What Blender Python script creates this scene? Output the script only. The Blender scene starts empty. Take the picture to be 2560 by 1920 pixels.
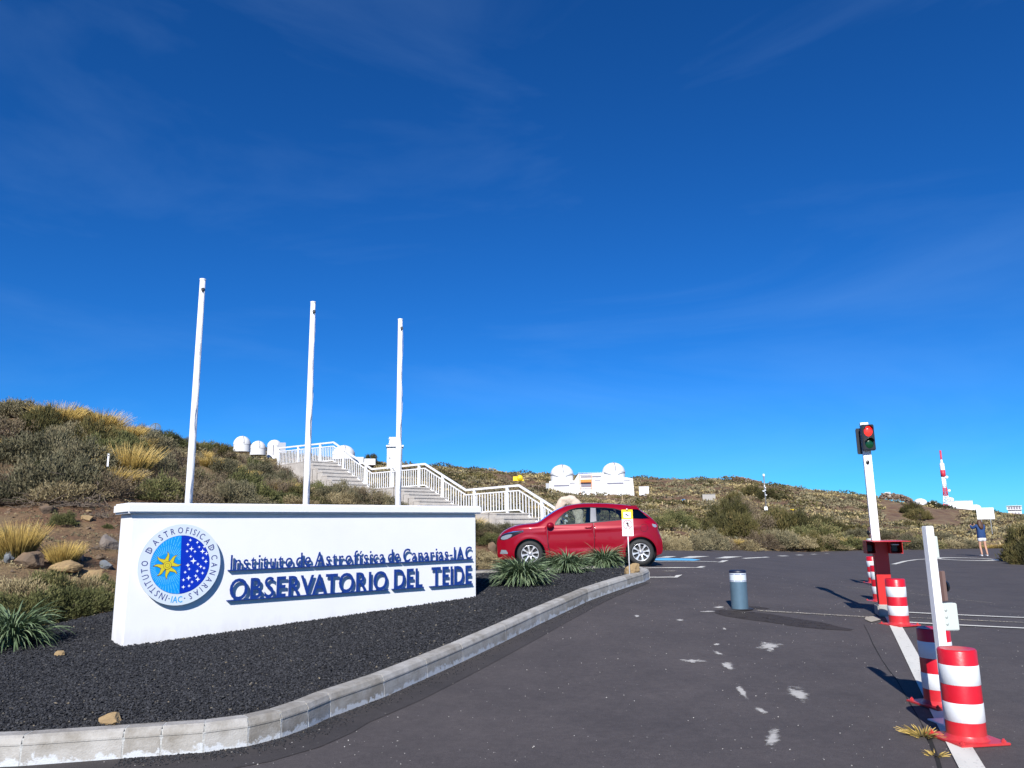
import bpy, bmesh, math, random
import numpy as np
from mathutils import Vector, Matrix, geometry
random.seed(7); RS = np.random.RandomState(7)
R = math.radians; PI = math.pi
SC = bpy.context.scene; C = SC.collection

# ------------------------------------------------------------------ camera
F, CAMH, ROLL, PITCH = 1900.0, 1.5, R(0.9), math.atan(364 / 1900.0)
cam_data = bpy.data.cameras.new('camera'); cam = bpy.data.objects.new('camera', cam_data); C.objects.link(cam)
SC.camera = cam
cam_data.sensor_fit = 'HORIZONTAL'; cam_data.sensor_width = 36.0; cam_data.lens = 36.0 * F / 2560.0
cam_data.clip_start = 0.05; cam_data.clip_end = 6000
fw = Vector((0, math.cos(PITCH), math.sin(PITCH))); up0 = Vector((0, -math.sin(PITCH), math.cos(PITCH))); rt0 = Vector((1, 0, 0))
rt = rt0 * math.cos(ROLL) - up0 * math.sin(ROLL); up = rt0 * math.sin(ROLL) + up0 * math.cos(ROLL)
M = Matrix((rt, up, -fw)).transposed().to_4x4(); M.translation = Vector((0, 0, CAMH)); cam.matrix_world = M

# ------------------------------------------------------------------ sky and sun
SUN_EL, SUN_AZ = 35.0, 9.0          # the sun stands behind the photographer, slightly to the left
world = bpy.data.worlds.new('World'); SC.world = world; world.use_nodes = True
nt = world.node_tree; nt.nodes.clear()
def N(nt_, t, **kw):
    n = nt_.nodes.new(t)
    for k, v in kw.items(): setattr(n, k, v)
    return n
sky = N(nt, 'ShaderNodeTexSky', sky_type='NISHITA', sun_disc=False, sun_elevation=R(SUN_EL), sun_rotation=R(180 + SUN_AZ),
        altitude=2400, air_density=1.0, dust_density=0.8, ozone_density=3.2)
hsv = N(nt, 'ShaderNodeHueSaturation'); hsv.inputs['Saturation'].default_value = 1.18; hsv.inputs['Value'].default_value = 1.0
bg = N(nt, 'ShaderNodeBackground'); bg.inputs['Strength'].default_value = 0.105
outw = N(nt, 'ShaderNodeOutputWorld')
tc = N(nt, 'ShaderNodeTexCoord'); mp = N(nt, 'ShaderNodeMapping'); mp.inputs['Scale'].default_value = (1.1, 0.8, 4.5); mp.inputs['Rotation'].default_value = (0.15, 0.35, 0.5)
noi = N(nt, 'ShaderNodeTexNoise'); noi.inputs['Scale'].default_value = 1.6; noi.inputs['Detail'].default_value = 7; noi.inputs['Roughness'].default_value = 0.55; noi.inputs['Distortion'].default_value = 0.7
cr = N(nt, 'ShaderNodeMapRange'); cr.inputs['From Min'].default_value = 0.50; cr.inputs['From Max'].default_value = 0.86; cr.inputs['To Max'].default_value = 0.085
mix = N(nt, 'ShaderNodeMix', data_type='RGBA'); mix.inputs['B'].default_value = (3.6, 5.8, 8.6, 1)
nt.links.new(tc.outputs['Generated'], mp.inputs['Vector']); nt.links.new(mp.outputs[0], noi.inputs['Vector'])
nt.links.new(noi.outputs['Fac'], cr.inputs['Value']); nt.links.new(sky.outputs[0], hsv.inputs['Color'])
tint_ = N(nt, 'ShaderNodeMix', data_type='RGBA', blend_type='MULTIPLY'); tint_.inputs['Factor'].default_value = 1; tint_.inputs['B'].default_value = (.145, .515, .84, 1)
nt.links.new(hsv.outputs[0], tint_.inputs['A']); nt.links.new(tint_.outputs['Result'], mix.inputs['A']); nt.links.new(cr.outputs[0], mix.inputs['Factor'])
nt.links.new(mix.outputs['Result'], bg.inputs['Color']); nt.links.new(bg.outputs[0], outw.inputs['Surface'])
sd = bpy.data.lights.new('sun', 'SUN'); sun = bpy.data.objects.new('sun', sd); C.objects.link(sun)
sd.energy = 4.6; sd.angle = R(0.5); sd.color = (1.0, 0.965, 0.91)
S = Vector((-math.sin(R(SUN_AZ)) * math.cos(R(SUN_EL)), -math.cos(R(SUN_AZ)) * math.cos(R(SUN_EL)), math.sin(R(SUN_EL))))
sun.rotation_euler = S.to_track_quat('Z', 'Y').to_euler(); sun.location = (0, 0, 30)
SC.view_settings.view_transform = 'Standard'; SC.view_settings.look = 'None'; SC.view_settings.exposure = 0.58
SC.view_settings.gamma = 1.0; SC.view_settings.use_curve_mapping = False
SC.cycles.max_bounces = 6; SC.cycles.transparent_max_bounces = 12

# ------------------------------------------------------------------ helpers: from a spot seen in the photo to a place in the world
def ray(u, v): return fw + rt * ((u - 1280) / F) - up * ((v - 960) / F)
O0 = Vector((0, 0, CAMH))
def at(u, v, y):
    d = ray(u, v); return O0 + d * (y / d.y)
def ss(t): t = np.clip(t, 0, 1); return t * t * (3 - 2 * t)
def zroad(x, y):
    return .62 * ss((np.asarray(y, float) - 5) / 13.) * (1 - ss((np.asarray(x, float) - 1 - .25 * np.maximum(0, np.asarray(y, float) - 14)) / 9.))
def hit(u, v, f, off=0.0, tmax=420):
    d = ray(u, v); t = 3.0; st = .05
    while t < tmax:
        p = O0 + d * t
        if p.z < float(f(p.x, p.y)) + off: break
        st = max(.05, t * .004); t += st
    a, b = t - st, t
    for _ in range(18):
        m = (a + b) / 2; p = O0 + d * m
        if p.z < float(f(p.x, p.y)) + off: b = m
        else: a = m
    return O0 + d * b
def groad(u, v): return hit(u, v, zroad)
def M_(n, y): return n * y / F      # size in metres of n picture units at distance y

# ------------------------------------------------------------------ materials
MATS = {}
def mat(name, col, rough=.6, metal=0.0, noise=0.0, nscale=8.0, bump=0.0, bscale=40.0, col2=None, coat=0.0, spec=.5, emit=None, estr=0, detail=6):
    if name in MATS: return MATS[name]
    m = bpy.data.materials.new(name); m.use_nodes = True; t = m.node_tree; b = t.nodes['Principled BSDF']
    b.inputs['Base Color'].default_value = (*col, 1); b.inputs['Roughness'].default_value = rough; b.inputs['Metallic'].default_value = metal
    b.inputs['Coat Weight'].default_value = coat; b.inputs['Coat Roughness'].default_value = .04; b.inputs['Specular IOR Level'].default_value = spec
    if emit: b.inputs['Emission Color'].default_value = (*emit, 1); b.inputs['Emission Strength'].default_value = estr
    co = N(t, 'ShaderNodeTexCoord')
    if noise > 0 or col2:
        n = N(t, 'ShaderNodeTexNoise'); n.inputs['Scale'].default_value = nscale; n.inputs['Detail'].default_value = detail; n.inputs['Roughness'].default_value = .6
        mr = N(t, 'ShaderNodeMapRange'); mr.inputs['From Min'].default_value = .3; mr.inputs['From Max'].default_value = .7
        mx = N(t, 'ShaderNodeMix', data_type='RGBA')
        c2 = col2 if col2 else tuple(c * (1 - noise) for c in col)
        mx.inputs['A'].default_value = (*col, 1); mx.inputs['B'].default_value = (*c2, 1)
        t.links.new(co.outputs['Object'], n.inputs['Vector']); t.links.new(n.outputs['Fac'], mr.inputs['Value'])
        t.links.new(mr.outputs[0], mx.inputs['Factor']); t.links.new(mx.outputs['Result'], b.inputs['Base Color'])
    if bump > 0:
        n2 = N(t, 'ShaderNodeTexNoise'); n2.inputs['Scale'].default_value = bscale; n2.inputs['Detail'].default_value = 8
        bp = N(t, 'ShaderNodeBump'); bp.inputs['Strength'].default_value = bump; bp.inputs['Distance'].default_value = .02
        t.links.new(co.outputs['Object'], n2.inputs['Vector']); t.links.new(n2.outputs['Fac'], bp.inputs['Height']); t.links.new(bp.outputs[0], b.inputs['Normal'])
    MATS[name] = m; return m
def leafmat(name, stops, rough=.75, var=.35, trans=.15):
    m = bpy.data.materials.new(name); m.use_nodes = True; t = m.node_tree; b = t.nodes['Principled BSDF']
    a = N(t, 'ShaderNodeAttribute', attribute_name='tint'); oi = N(t, 'ShaderNodeObjectInfo')
    ad = N(t, 'ShaderNodeMath', operation='MULTIPLY_ADD'); ad.inputs[1].default_value = var; 
    sb = N(t, 'ShaderNodeMath', operation='SUBTRACT'); sb.inputs[1].default_value = .5
    t.links.new(oi.outputs['Random'], sb.inputs[0]); t.links.new(sb.outputs[0], ad.inputs[0]); t.links.new(a.outputs['Fac'], ad.inputs[2])
    r = N(t, 'ShaderNodeValToRGB'); e = r.color_ramp.elements
    e[0].position = stops[0][0]; e[0].color = (*stops[0][1], 1); e[1].position = stops[-1][0]; e[1].color = (*stops[-1][1], 1)
    for p, c in stops[1:-1]: q = e.new(p); q.color = (*c, 1)
    t.links.new(ad.outputs[0], r.inputs[0]); t.links.new(r.outputs[0], b.inputs['Base Color'])
    b.inputs['Roughness'].default_value = rough; b.inputs['Specular IOR Level'].default_value = .25
    MATS[name] = m; return m

white = mat('white_paint', (.80, .80, .80), .5, noise=.06, nscale=3, bump=.12, bscale=60)
wallw = mat('white_render', (.77, .775, .79), .8, noise=.06, nscale=1.3, bump=.12, bscale=70)
whitem = mat('white_metal_paint', (.80, .80, .81), .35, noise=.05, nscale=5)
navy = mat('navy_paint', (.008, .036, .21), .45)
navyt = mat('navy_print', (.03, .04, .20), .5)
skyb = mat('sky_blue_print', (.0, .28, .76), .4)
deepb = mat('deep_blue_print', (.0, .025, .42), .4)
iacb = mat('blue_letter_print', (.02, .33, .70), .4)
paleb = mat('pale_blue_line', (.30, .72, .95), .5)
discw = mat('pale_disc_enamel', (.60, .67, .74), .4)
starw = mat('star_white', (.85, .87, .9), .5)
sunny = mat('sun_yellow_print', (.62, .52, .02), .5)
suno = mat('sun_outline_print', (.09, .05, .03), .6)
concrete = mat('kerb_concrete', (.40, .38, .36), .85, col2=(.30, .285, .26), nscale=6, bump=.35, bscale=120)
stepc = mat('step_concrete', (.52, .49, .45), .85, col2=(.40, .37, .34), nscale=4, bump=.3, bscale=80)
redp = mat('red_paint', (.60, .010, .022), .35, noise=.18, nscale=6, bump=.05, bscale=60)
redp2 = mat('scarlet_paint', (.58, .018, .016), .4, noise=.12, nscale=4)
whiteband = mat('white_band_paint', (.74, .77, .79), .45, noise=.1, nscale=9, bump=.05)
bluegrey = mat('blue_grey_steel', (.115, .19, .25), .38, metal=.3, noise=.15, nscale=7)
black = mat('black_plastic', (.012, .012, .014), .35)
blackr = mat('black_rubber', (.018, .018, .018), .75)
grey = mat('grey_metal', (.35, .36, .37), .4, metal=.6)
glassr = mat('red_lens', (.75, .02, .015), .25, emit=(1, .02, .015), estr=1.3)
glassg = mat('green_lens', (.004, .05, .018), .2)
yellow = mat('yellow_paint', (.85, .60, .01), .5)
brownw = mat('brown_box', (.10, .055, .045), .6)
lgrey = mat('light_grey_box', (.52, .57, .53), .5)
orange = mat('orange_paint', (.75, .25, .04), .5)
shade = mat('recess_grey', (.20, .20, .25), .8)
blued = mat('blue_tarp', (.03, .2, .5), .6)
chrome = mat('chrome', (.75, .76, .78), .15, metal=1)
alloy = mat('alloy_silver', (.66, .66, .67), .3, metal=.5)
carred = mat('car_red', (.25, .0008, .012), .38, metal=.1, coat=.5, spec=.25)
cardark = mat('car_dark_trim', (.012, .012, .015), .3)
carinner = mat('car_interior', (.05, .05, .055), .8)
beige = mat('light_card', (.55, .58, .52), .8)
lampg = mat('lamp_glass', (.30, .34, .40), .12, metal=.3, coat=1)
taill = mat('tail_lamp', (.28, .0, .008), .15, coat=1)
pillar = mat('pillar_grey', (.20, .20, .22), .35)
denim = mat('blue_jacket', (.012, .05, .17), .8, noise=.3, nscale=9)
skin = mat('skin', (.50, .27, .18), .6)
hairb = mat('brown_hair', (.085, .035, .016), .6, noise=.4, nscale=20)
shortw = mat('white_cotton', (.7, .7, .72), .8)
twig = mat('dry_twig', (.20, .155, .115), .85, col2=(.11, .085, .065), nscale=6)
barkd = mat('dark_branch', (.06, .047, .036), .9)
rockbrown = mat('brown_rock', (.20, .13, .075), .9, col2=(.10, .075, .055), nscale=3.5, bump=.7, bscale=14)
rockgrey = mat('grey_rock', (.14, .125, .115), .9, col2=(.22, .18, .15), nscale=3, bump=.7, bscale=14)
rocktan = mat('tan_rock', (.36, .25, .12), .9, col2=(.24, .165, .085), nscale=4, bump=.6, bscale=20)
rockblue = mat('blue_grey_rock', (.20, .22, .24), .9, col2=(.12, .13, .14), nscale=4, bump=.6, bscale=20)
rockcream = mat('cream_stone', (.62, .52, .42), .9, col2=(.48, .38, .30), nscale=4, bump=.6, bscale=16)

def add_dirt(m, z0, z1, col, amt, sc=(3, 3, 9)):
    """dust clinging to the foot of a thing (object z from z0 to z1)"""
    t = m.node_tree; L = t.links.new; b = t.nodes['Principled BSDF']; src = b.inputs['Base Color'].links[0].from_socket
    co = N(t, 'ShaderNodeTexCoord'); sp = N(t, 'ShaderNodeSeparateXYZ'); mr = N(t, 'ShaderNodeMapRange'); mr.inputs['From Min'].default_value = z1; mr.inputs['From Max'].default_value = z0
    n = N(t, 'ShaderNodeTexNoise'); n.inputs['Scale'].default_value = 3.0; n.inputs['Detail'].default_value = 9; n.inputs['Roughness'].default_value = .75; mp_ = N(t, 'ShaderNodeMapping'); mp_.inputs['Scale'].default_value = (2.5, 2.5, .8)
    mu = N(t, 'ShaderNodeMath', operation='MULTIPLY'); m2 = N(t, 'ShaderNodeMapRange'); m2.inputs['From Min'].default_value = .2; m2.inputs['From Max'].default_value = .62; m2.inputs['To Max'].default_value = amt
    mx = N(t, 'ShaderNodeMix', data_type='RGBA'); mx.inputs['B'].default_value = (*col, 1)
    L(co.outputs['Object'], sp.inputs[0]); L(sp.outputs['Z'], mr.inputs['Value']); L(co.outputs['Object'], mp_.inputs[0]); L(mp_.outputs[0], n.inputs['Vector']); L(mr.outputs[0], mu.inputs[0]); L(n.outputs['Fac'], mu.inputs[1])
    L(mu.outputs[0], m2.inputs['Value']); L(m2.outputs[0], mx.inputs['Factor']); L(src, mx.inputs['A']); L(mx.outputs['Result'], b.inputs['Base Color'])
add_dirt(wallw, .0, .55, (.38, .34, .30), .55)
add_dirt(redp, .0, .30, (.30, .18, .15), .28)
add_dirt(whiteband, .0, .9, (.45, .42, .40), .35)
def glassmat(name, tint, gl=.10):
    m = bpy.data.materials.new(name); m.use_nodes = True; t = m.node_tree; t.nodes.clear()
    tr = N(t, 'ShaderNodeBsdfTransparent'); tr.inputs[0].default_value = (*tint, 1)
    g = N(t, 'ShaderNodeBsdfGlossy'); g.inputs['Roughness'].default_value = .03; g.inputs['Color'].default_value = (.9, .95, 1, 1)
    fr = N(t, 'ShaderNodeFresnel'); fr.inputs[0].default_value = 1.5
    ad = N(t, 'ShaderNodeMath', operation='ADD'); ad.inputs[1].default_value = gl
    mx = N(t, 'ShaderNodeMixShader'); o = N(t, 'ShaderNodeOutputMaterial')
    t.links.new(fr.outputs[0], ad.inputs[0]); t.links.new(ad.outputs[0], mx.inputs[0]); t.links.new(tr.outputs[0], mx.inputs[1]); t.links.new(g.outputs[0], mx.inputs[2]); t.links.new(mx.outputs[0], o.inputs[0])
    MATS[name] = m; return m
carglass = glassmat('car_glass', (.66, .74, .72), .05); darkglass = glassmat('car_dark_glass', (.02, .02, .03), .03)

# asphalt: aggregate specks, faint patches
def asphalt(name, base, base2):
    m = bpy.data.materials.new(name); m.use_nodes = True; t = m.node_tree; b = t.nodes['Principled BSDF']; L = t.links.new
    co = N(t, 'ShaderNodeTexCoord')
    n1 = N(t, 'ShaderNodeTexNoise'); n1.inputs['Scale'].default_value = .9; n1.inputs['Detail'].default_value = 9; n1.inputs['Roughness'].default_value = .72
    m1 = N(t, 'ShaderNodeMapRange'); m1.inputs['From Min'].default_value = .35; m1.inputs['From Max'].default_value = .65
    mx1 = N(t, 'ShaderNodeMix', data_type='RGBA'); mx1.inputs['A'].default_value = (*base, 1); mx1.inputs['B'].default_value = (*base2, 1)
    n2 = N(t, 'ShaderNodeTexNoise'); n2.inputs['Scale'].default_value = 160; n2.inputs['Detail'].default_value = 3
    m2 = N(t, 'ShaderNodeMapRange'); m2.inputs['From Min'].default_value = .3; m2.inputs['From Max'].default_value = .7; m2.inputs['To Min'].default_value = .66; m2.inputs['To Max'].default_value = 1.3
    mu = N(t, 'ShaderNodeMix', data_type='RGBA', blend_type='MULTIPLY'); mu.inputs['Factor'].default_value = 1
    v = N(t, 'ShaderNodeTexVoronoi'); v.inputs['Scale'].default_value = 20; v.inputs['Randomness'].default_value = 1
    m3 = N(t, 'ShaderNodeMapRange'); m3.inputs['From Min'].default_value = .06; m3.inputs['From Max'].default_value = .13; m3.inputs['To Min'].default_value = 1; m3.inputs['To Max'].default_value = 0
    wn = N(t, 'ShaderNodeMath', operation='GREATER_THAN'); wn.inputs[1].default_value = .90
    sx = N(t, 'ShaderNodeSeparateColor'); mm = N(t, 'ShaderNodeMath', operation='MULTIPLY')
    mx3 = N(t, 'ShaderNodeMix', data_type='RGBA'); mx3.inputs['B'].default_value = (.34, .32, .30, 1)
    bp = N(t, 'ShaderNodeBump'); bp.inputs['Strength'].default_value = .5; bp.inputs['Distance'].default_value = .006
    n5 = N(t, 'ShaderNodeTexNoise'); n5.inputs['Scale'].default_value = 14; n5.inputs['Detail'].default_value = 9; n5.inputs['Roughness'].default_value = .8
    m5 = N(t, 'ShaderNodeMapRange'); m5.inputs['From Min'].default_value = .3; m5.inputs['From Max'].default_value = .7; m5.inputs['To Min'].default_value = .80; m5.inputs['To Max'].default_value = 1.2
    mu5 = N(t, 'ShaderNodeMix', data_type='RGBA', blend_type='MULTIPLY'); mu5.inputs['Factor'].default_value = 1
    L(co.outputs['Object'], n5.inputs['Vector']); L(n5.outputs['Fac'], m5.inputs['Value']); L(mx1.outputs['Result'], mu5.inputs['A']); L(m5.outputs[0], mu5.inputs['B'])
    for a in (n1, n2, v): L(co.outputs['Object'], a.inputs['Vector'])
    L(n1.outputs['Fac'], m1.inputs['Value']); L(m1.outputs[0], mx1.inputs['Factor']); L(n2.outputs['Fac'], m2.inputs['Value'])
    L(mu5.outputs['Result'], mu.inputs['A']); L(m2.outputs[0], mu.inputs['B']); L(v.outputs['Distance'], m3.inputs['Value']); L(v.outputs['Color'], sx.inputs[0]); L(sx.outputs[0], wn.inputs[0])
    L(m3.outputs[0], mm.inputs[0]); L(wn.outputs[0], mm.inputs[1]); L(mm.outputs[0], mx3.inputs['Factor']); L(mu.outputs['Result'], mx3.inputs['A']); L(mx3.outputs['Result'], b.inputs['Base Color'])
    L(n2.outputs['Fac'], bp.inputs['Height']); L(bp.outputs[0], b.inputs['Normal']); b.inputs['Roughness'].default_value = .85; b.inputs['Specular IOR Level'].default_value = .3
    MATS[name] = m; return m
asph = asphalt('asphalt', (.088, .076, .074), (.064, .056, .056))
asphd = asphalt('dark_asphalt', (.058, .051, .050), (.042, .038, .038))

def wornpaint(name, col, thr=.42, scale=26, soft=.05):
    """worn road paint: where the noise says so the asphalt shows through (transparent)"""
    m = bpy.data.materials.new(name); m.use_nodes = True; t = m.node_tree; b = t.nodes['Principled BSDF']; L = t.links.new
    b.inputs['Base Color'].default_value = (*col, 1); b.inputs['Roughness'].default_value = .8
    co = N(t, 'ShaderNodeTexCoord'); n = N(t, 'ShaderNodeTexNoise'); n.inputs['Scale'].default_value = scale; n.inputs['Detail'].default_value = 8; n.inputs['Roughness'].default_value = .75
    mr = N(t, 'ShaderNodeMapRange'); mr.inputs['From Min'].default_value = thr - soft; mr.inputs['From Max'].default_value = thr + soft
    L(co.outputs['Object'], n.inputs['Vector']); L(n.outputs['Fac'], mr.inputs['Value']); L(mr.outputs[0], b.inputs['Alpha'])
    MATS[name] = m; return m
linep = wornpaint('road_line_paint', (.62, .60, .54), .36)
linew = wornpaint('worn_line_paint', (.40, .36, .28), .50, 40)
splatp = wornpaint('paint_splash', (.48, .46, .43), .50, 26, .07)
bluep = wornpaint('blue_bay_paint', (.10, .42, .72), .34)
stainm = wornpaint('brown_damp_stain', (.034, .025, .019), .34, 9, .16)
crackm = mat('crack_dark', (.008, .007, .006), 1.0)

# ------------------------------------------------------------------ mesh helpers
def tag(o, label=None, cat=None, group=None, kind=None):
    if label: o['label'] = label
    if cat: o['category'] = cat
    if group: o['group'] = group
    if kind: o['kind'] = kind
    return o
def empty(name, loc=(0, 0, 0), rz=0.0, label=None, cat=None, group=None):
    o = bpy.data.objects.new(name, None); C.objects.link(o); o.location = loc; o.rotation_euler = (0, 0, rz); o.empty_display_size = .2
    return tag(o, label, cat, group)
def link(name, me, parent=None, m=None):
    if m is not None and not me.materials: me.materials.append(m)
    o = bpy.data.objects.new(name, me); C.objects.link(o)
    if parent is not None: o.parent = parent
    return o
def npmesh(name, V, T, m=None, tint=None, smooth=False):
    """V (n,3), T (k,3|4)"""
    V = np.asarray(V, np.float32); T = np.asarray(T, np.int32); me = bpy.data.meshes.new(name)
    me.vertices.add(len(V)); me.vertices.foreach_set('co', V.ravel())
    k = T.shape[1]; me.loops.add(T.size); me.loops.foreach_set('vertex_index', T.ravel())
    me.polygons.add(len(T)); me.polygons.foreach_set('loop_start', np.arange(0, T.size, k, dtype=np.int32))
    me.polygons.foreach_set('use_smooth', np.full(len(T), bool(smooth)))
    me.update(calc_edges=True)
    if tint is not None:
        a = me.attributes.new('tint', 'FLOAT', 'POINT'); a.data.foreach_set('value', np.asarray(tint, np.float32))
    if m: me.materials.append(m)
    return me
class MB:
    def __init__(s): s.b = bmesh.new(); s.mi = 0
    def _add(s, vs, fs, smooth=False):
        v = [s.b.verts.new(p) for p in vs]; out = []
        for f in fs:
            try:
                q = s.b.faces.new([v[i] for i in f]); q.material_index = s.mi; q.smooth = smooth; out.append(q)
            except ValueError: pass
        return out
    def box(s, x0, x1, y0, y1, z0, z1, T=None, bev=0.0):
        vs = [Vector((x, y, z)) for z in (z0, z1) for y in (y0, y1) for x in (x0, x1)]
        if T: vs = [T @ v for v in vs]
        s._add(vs, [(0, 2, 3, 1), (4, 5, 7, 6), (0, 1, 5, 4), (2, 6, 7, 3), (0, 4, 6, 2), (1, 3, 7, 5)]); return s
    def prism(s, pts, z0, z1, T=None):
        n = len(pts); vs = [Vector((p[0], p[1], z0)) for p in pts] + [Vector((p[0], p[1], z1)) for p in pts]
        if T: vs = [T @ v for v in vs]
        s._add(vs, [tuple(range(n - 1, -1, -1)), tuple(range(n, 2 * n))] + [(i, (i + 1) % n, n + (i + 1) % n, n + i) for i in range(n)]); return s
    def tube(s, pts, r, n=8, cap=True, smooth=True):
        pts = [Vector(p) for p in pts]; rs = r if isinstance(r, (list, tuple)) else [r] * len(pts); rings = []
        for i, p in enumerate(pts):
            d = (pts[min(i + 1, len(pts) - 1)] - pts[max(i - 1, 0)]).normalized()
            a = d.cross(Vector((0, 0, 1))); a = a.normalized() if a.length > 1e-3 else Vector((1, 0, 0)); b_ = d.cross(a)
            rings.append([s.b.verts.new(p + (a * math.cos(2 * PI * k / n) + b_ * math.sin(2 * PI * k / n)) * rs[i]) for k in range(n)])
        for i in range(len(rings) - 1):
            for k in range(n):
                f = s.b.faces.new((rings[i][k], rings[i][(k + 1) % n], rings[i + 1][(k + 1) % n], rings[i + 1][k])); f.smooth = smooth; f.material_index = s.mi
        if cap:
            s.b.faces.new(rings[0][::-1]).material_index = s.mi; s.b.faces.new(rings[-1]).material_index = s.mi
        return s
    def lathe(s, prof, n=32, T=None, smooth=True, a0=0, a1=2 * PI):
        full = abs(a1 - a0 - 2 * PI) < 1e-5; cols = n if full else n + 1; rings = []
        for (r_, z) in prof:
            ring = []
            for k in range(cols):
                a = a0 + (a1 - a0) * k / n; p = Vector((r_ * math.cos(a), r_ * math.sin(a), z)); ring.append(s.b.verts.new(T @ p if T else p))
            rings.append(ring)
        for i in range(len(rings) - 1):
            for k in range(cols if full else cols - 1):
                try:
                    f = s.b.faces.new((rings[i][k], rings[i][(k + 1) % cols], rings[i + 1][(k + 1) % cols], rings[i + 1][k])); f.smooth = smooth; f.material_index = s.mi
                except ValueError: pass
        return s
    def build(s, name, m, parent=None, bevel=0.0, weld=True):
        if weld: bmesh.ops.remove_doubles(s.b, verts=s.b.verts, dist=1e-5)
        bmesh.ops.recalc_face_normals(s.b, faces=s.b.faces)
        if bevel > 0:
            es = [e for e in s.b.edges if len(e.link_faces) == 2 and e.calc_face_angle(0) > .5]
            bmesh.ops.bevel(s.b, geom=es, offset=bevel, segments=2, affect='EDGES', clamp_overlap=True)
        me = bpy.data.meshes.new(name); s.b.to_mesh(me); s.b.free()
        for q in (m if isinstance(m, (list, tuple)) else [m]): me.materials.append(q)
        return link(name, me, parent)
def rotz(a): return Matrix.Rotation(a, 4, 'Z')
def copy_tree(o, parent=None):
    c = o.copy(); C.objects.link(c)
    if parent is not None: c.parent = parent
    for ch in list(o.children): copy_tree(ch, c)
    return c
# value noise for shapes
_G = RS.rand(64, 64, 64).astype(np.float32)
def vnoise(P):
    P = np.asarray(P, float); i = np.floor(P).astype(int); f = P - i; f = f * f * (3 - 2 * f); i %= 64; j = (i + 1) % 64
    def g(a, b, c): return _G[a, b, c]
    x0, y0, z0 = i[..., 0], i[..., 1], i[..., 2]; x1, y1, z1 = j[..., 0], j[..., 1], j[..., 2]; fx, fy, fz = f[..., 0], f[..., 1], f[..., 2]
    a = g(x0, y0, z0) * (1 - fx) + g(x1, y0, z0) * fx; b = g(x0, y1, z0) * (1 - fx) + g(x1, y1, z0) * fx
    c = g(x0, y0, z1) * (1 - fx) + g(x1, y0, z1) * fx; d = g(x0, y1, z1) * (1 - fx) + g(x1, y1, z1) * fx
    return (a * (1 - fy) + b * fy) * (1 - fz) + (c * (1 - fy) + d * fy) * fz
def fbm(P, o=4):
    P = np.asarray(P, float); s = 0; a = .5
    for k in range(o): s = s + a * vnoise(P * 2 ** k + 11.3 * k); a *= .5
    return s / (1 - .5 ** o) - .5

# ------------------------------------------------------------------ the lie of the land
# (u, v, distance): spots on bare ground
CP = [(0, 1055, 25), (60, 1050, 26), (150, 1060, 26), (230, 1070, 27), (320, 1095, 28), (420, 1125, 30), (500, 1145, 32), (590, 1150, 38),
      (0, 1150, 20), (150, 1150, 20), (300, 1160, 21.5), (450, 1190, 23), (600, 1215, 27), (700, 1235, 31), (620, 1180, 34),
      (0, 1260, 16.5), (150, 1245, 17), (300, 1250, 17.5), (500, 1262, 19), (700, 1285, 21), (900, 1290, 23), (1050, 1310, 24),
      (0, 1330, 14.2), (100, 1320, 14.6), (250, 1330, 15), (450, 1350, 16), (700, 1370, 17), (900, 1380, 18), (1100, 1365, 20),
      (0, 1410, 12.2), (120, 1425, 12.8), (260, 1435, 13.3), (450, 1450, 14), (700, 1440, 15), (900, 1435, 16.2), (1100, 1415, 17.3), (1230, 1355, 20.5), (1230, 1330, 22),
      (760, 1225, 33), (870, 1245, 31), (1000, 1275, 29), (1150, 1330, 26), (1300, 1345, 26), (1400, 1335, 27), (1250, 1330, 24),
      (720, 1185, 42), (850, 1210, 40), (1000, 1235, 40), (1150, 1265, 42), (1300, 1280, 42), (1500, 1305, 42), (1600, 1345, 36), (1750, 1347, 40), (1900, 1350, 44), (2100, 1355, 50), (2300, 1355, 54), (2500, 1352, 54), (2700, 1350, 54),
      (600, 1155, 60), (750, 1180, 70), (900, 1195, 75), (1100, 1215, 75), (1300, 1240, 80), (1500, 1270, 75), (1700, 1290, 72), (1900, 1300, 76), (2100, 1310, 82), (2300, 1320, 85), (2500, 1325, 90), (2700, 1325, 90),
      (600, 1142, 95), (700, 1152, 100), (800, 1165, 105), (900, 1172, 115), (1000, 1178, 125), (1100, 1185, 130), (1250, 1208, 130), (1370, 1232, 135), (1470, 1240, 137), (1600, 1242, 135), (1750, 1240, 130), (1900, 1250, 130), (2100, 1270, 130), (2300, 1288, 140), (2500, 1302, 150), (2700, 1310, 150),
      (1100, 1174, 165), (1250, 1184, 175), (1360, 1190, 185), (1480, 1193, 190), (1600, 1198, 195), (1700, 1203, 195), (1800, 1206, 200), (1900, 1212, 205), (2000, 1226, 210), (2080, 1237, 215), (2160, 1243, 225), (2300, 1270, 260), (2380, 1272, 300), (2460, 1284, 300), (2560, 1290, 300), (2700, 1296, 300),
      (800, 1180, 200), (950, 1190, 220), (600, 1160, 180), (300, 1150, 120), (0, 1120, 70), (-400, 1100, 60)]
cps = [tuple(at(*c)) for c in CP]
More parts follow.
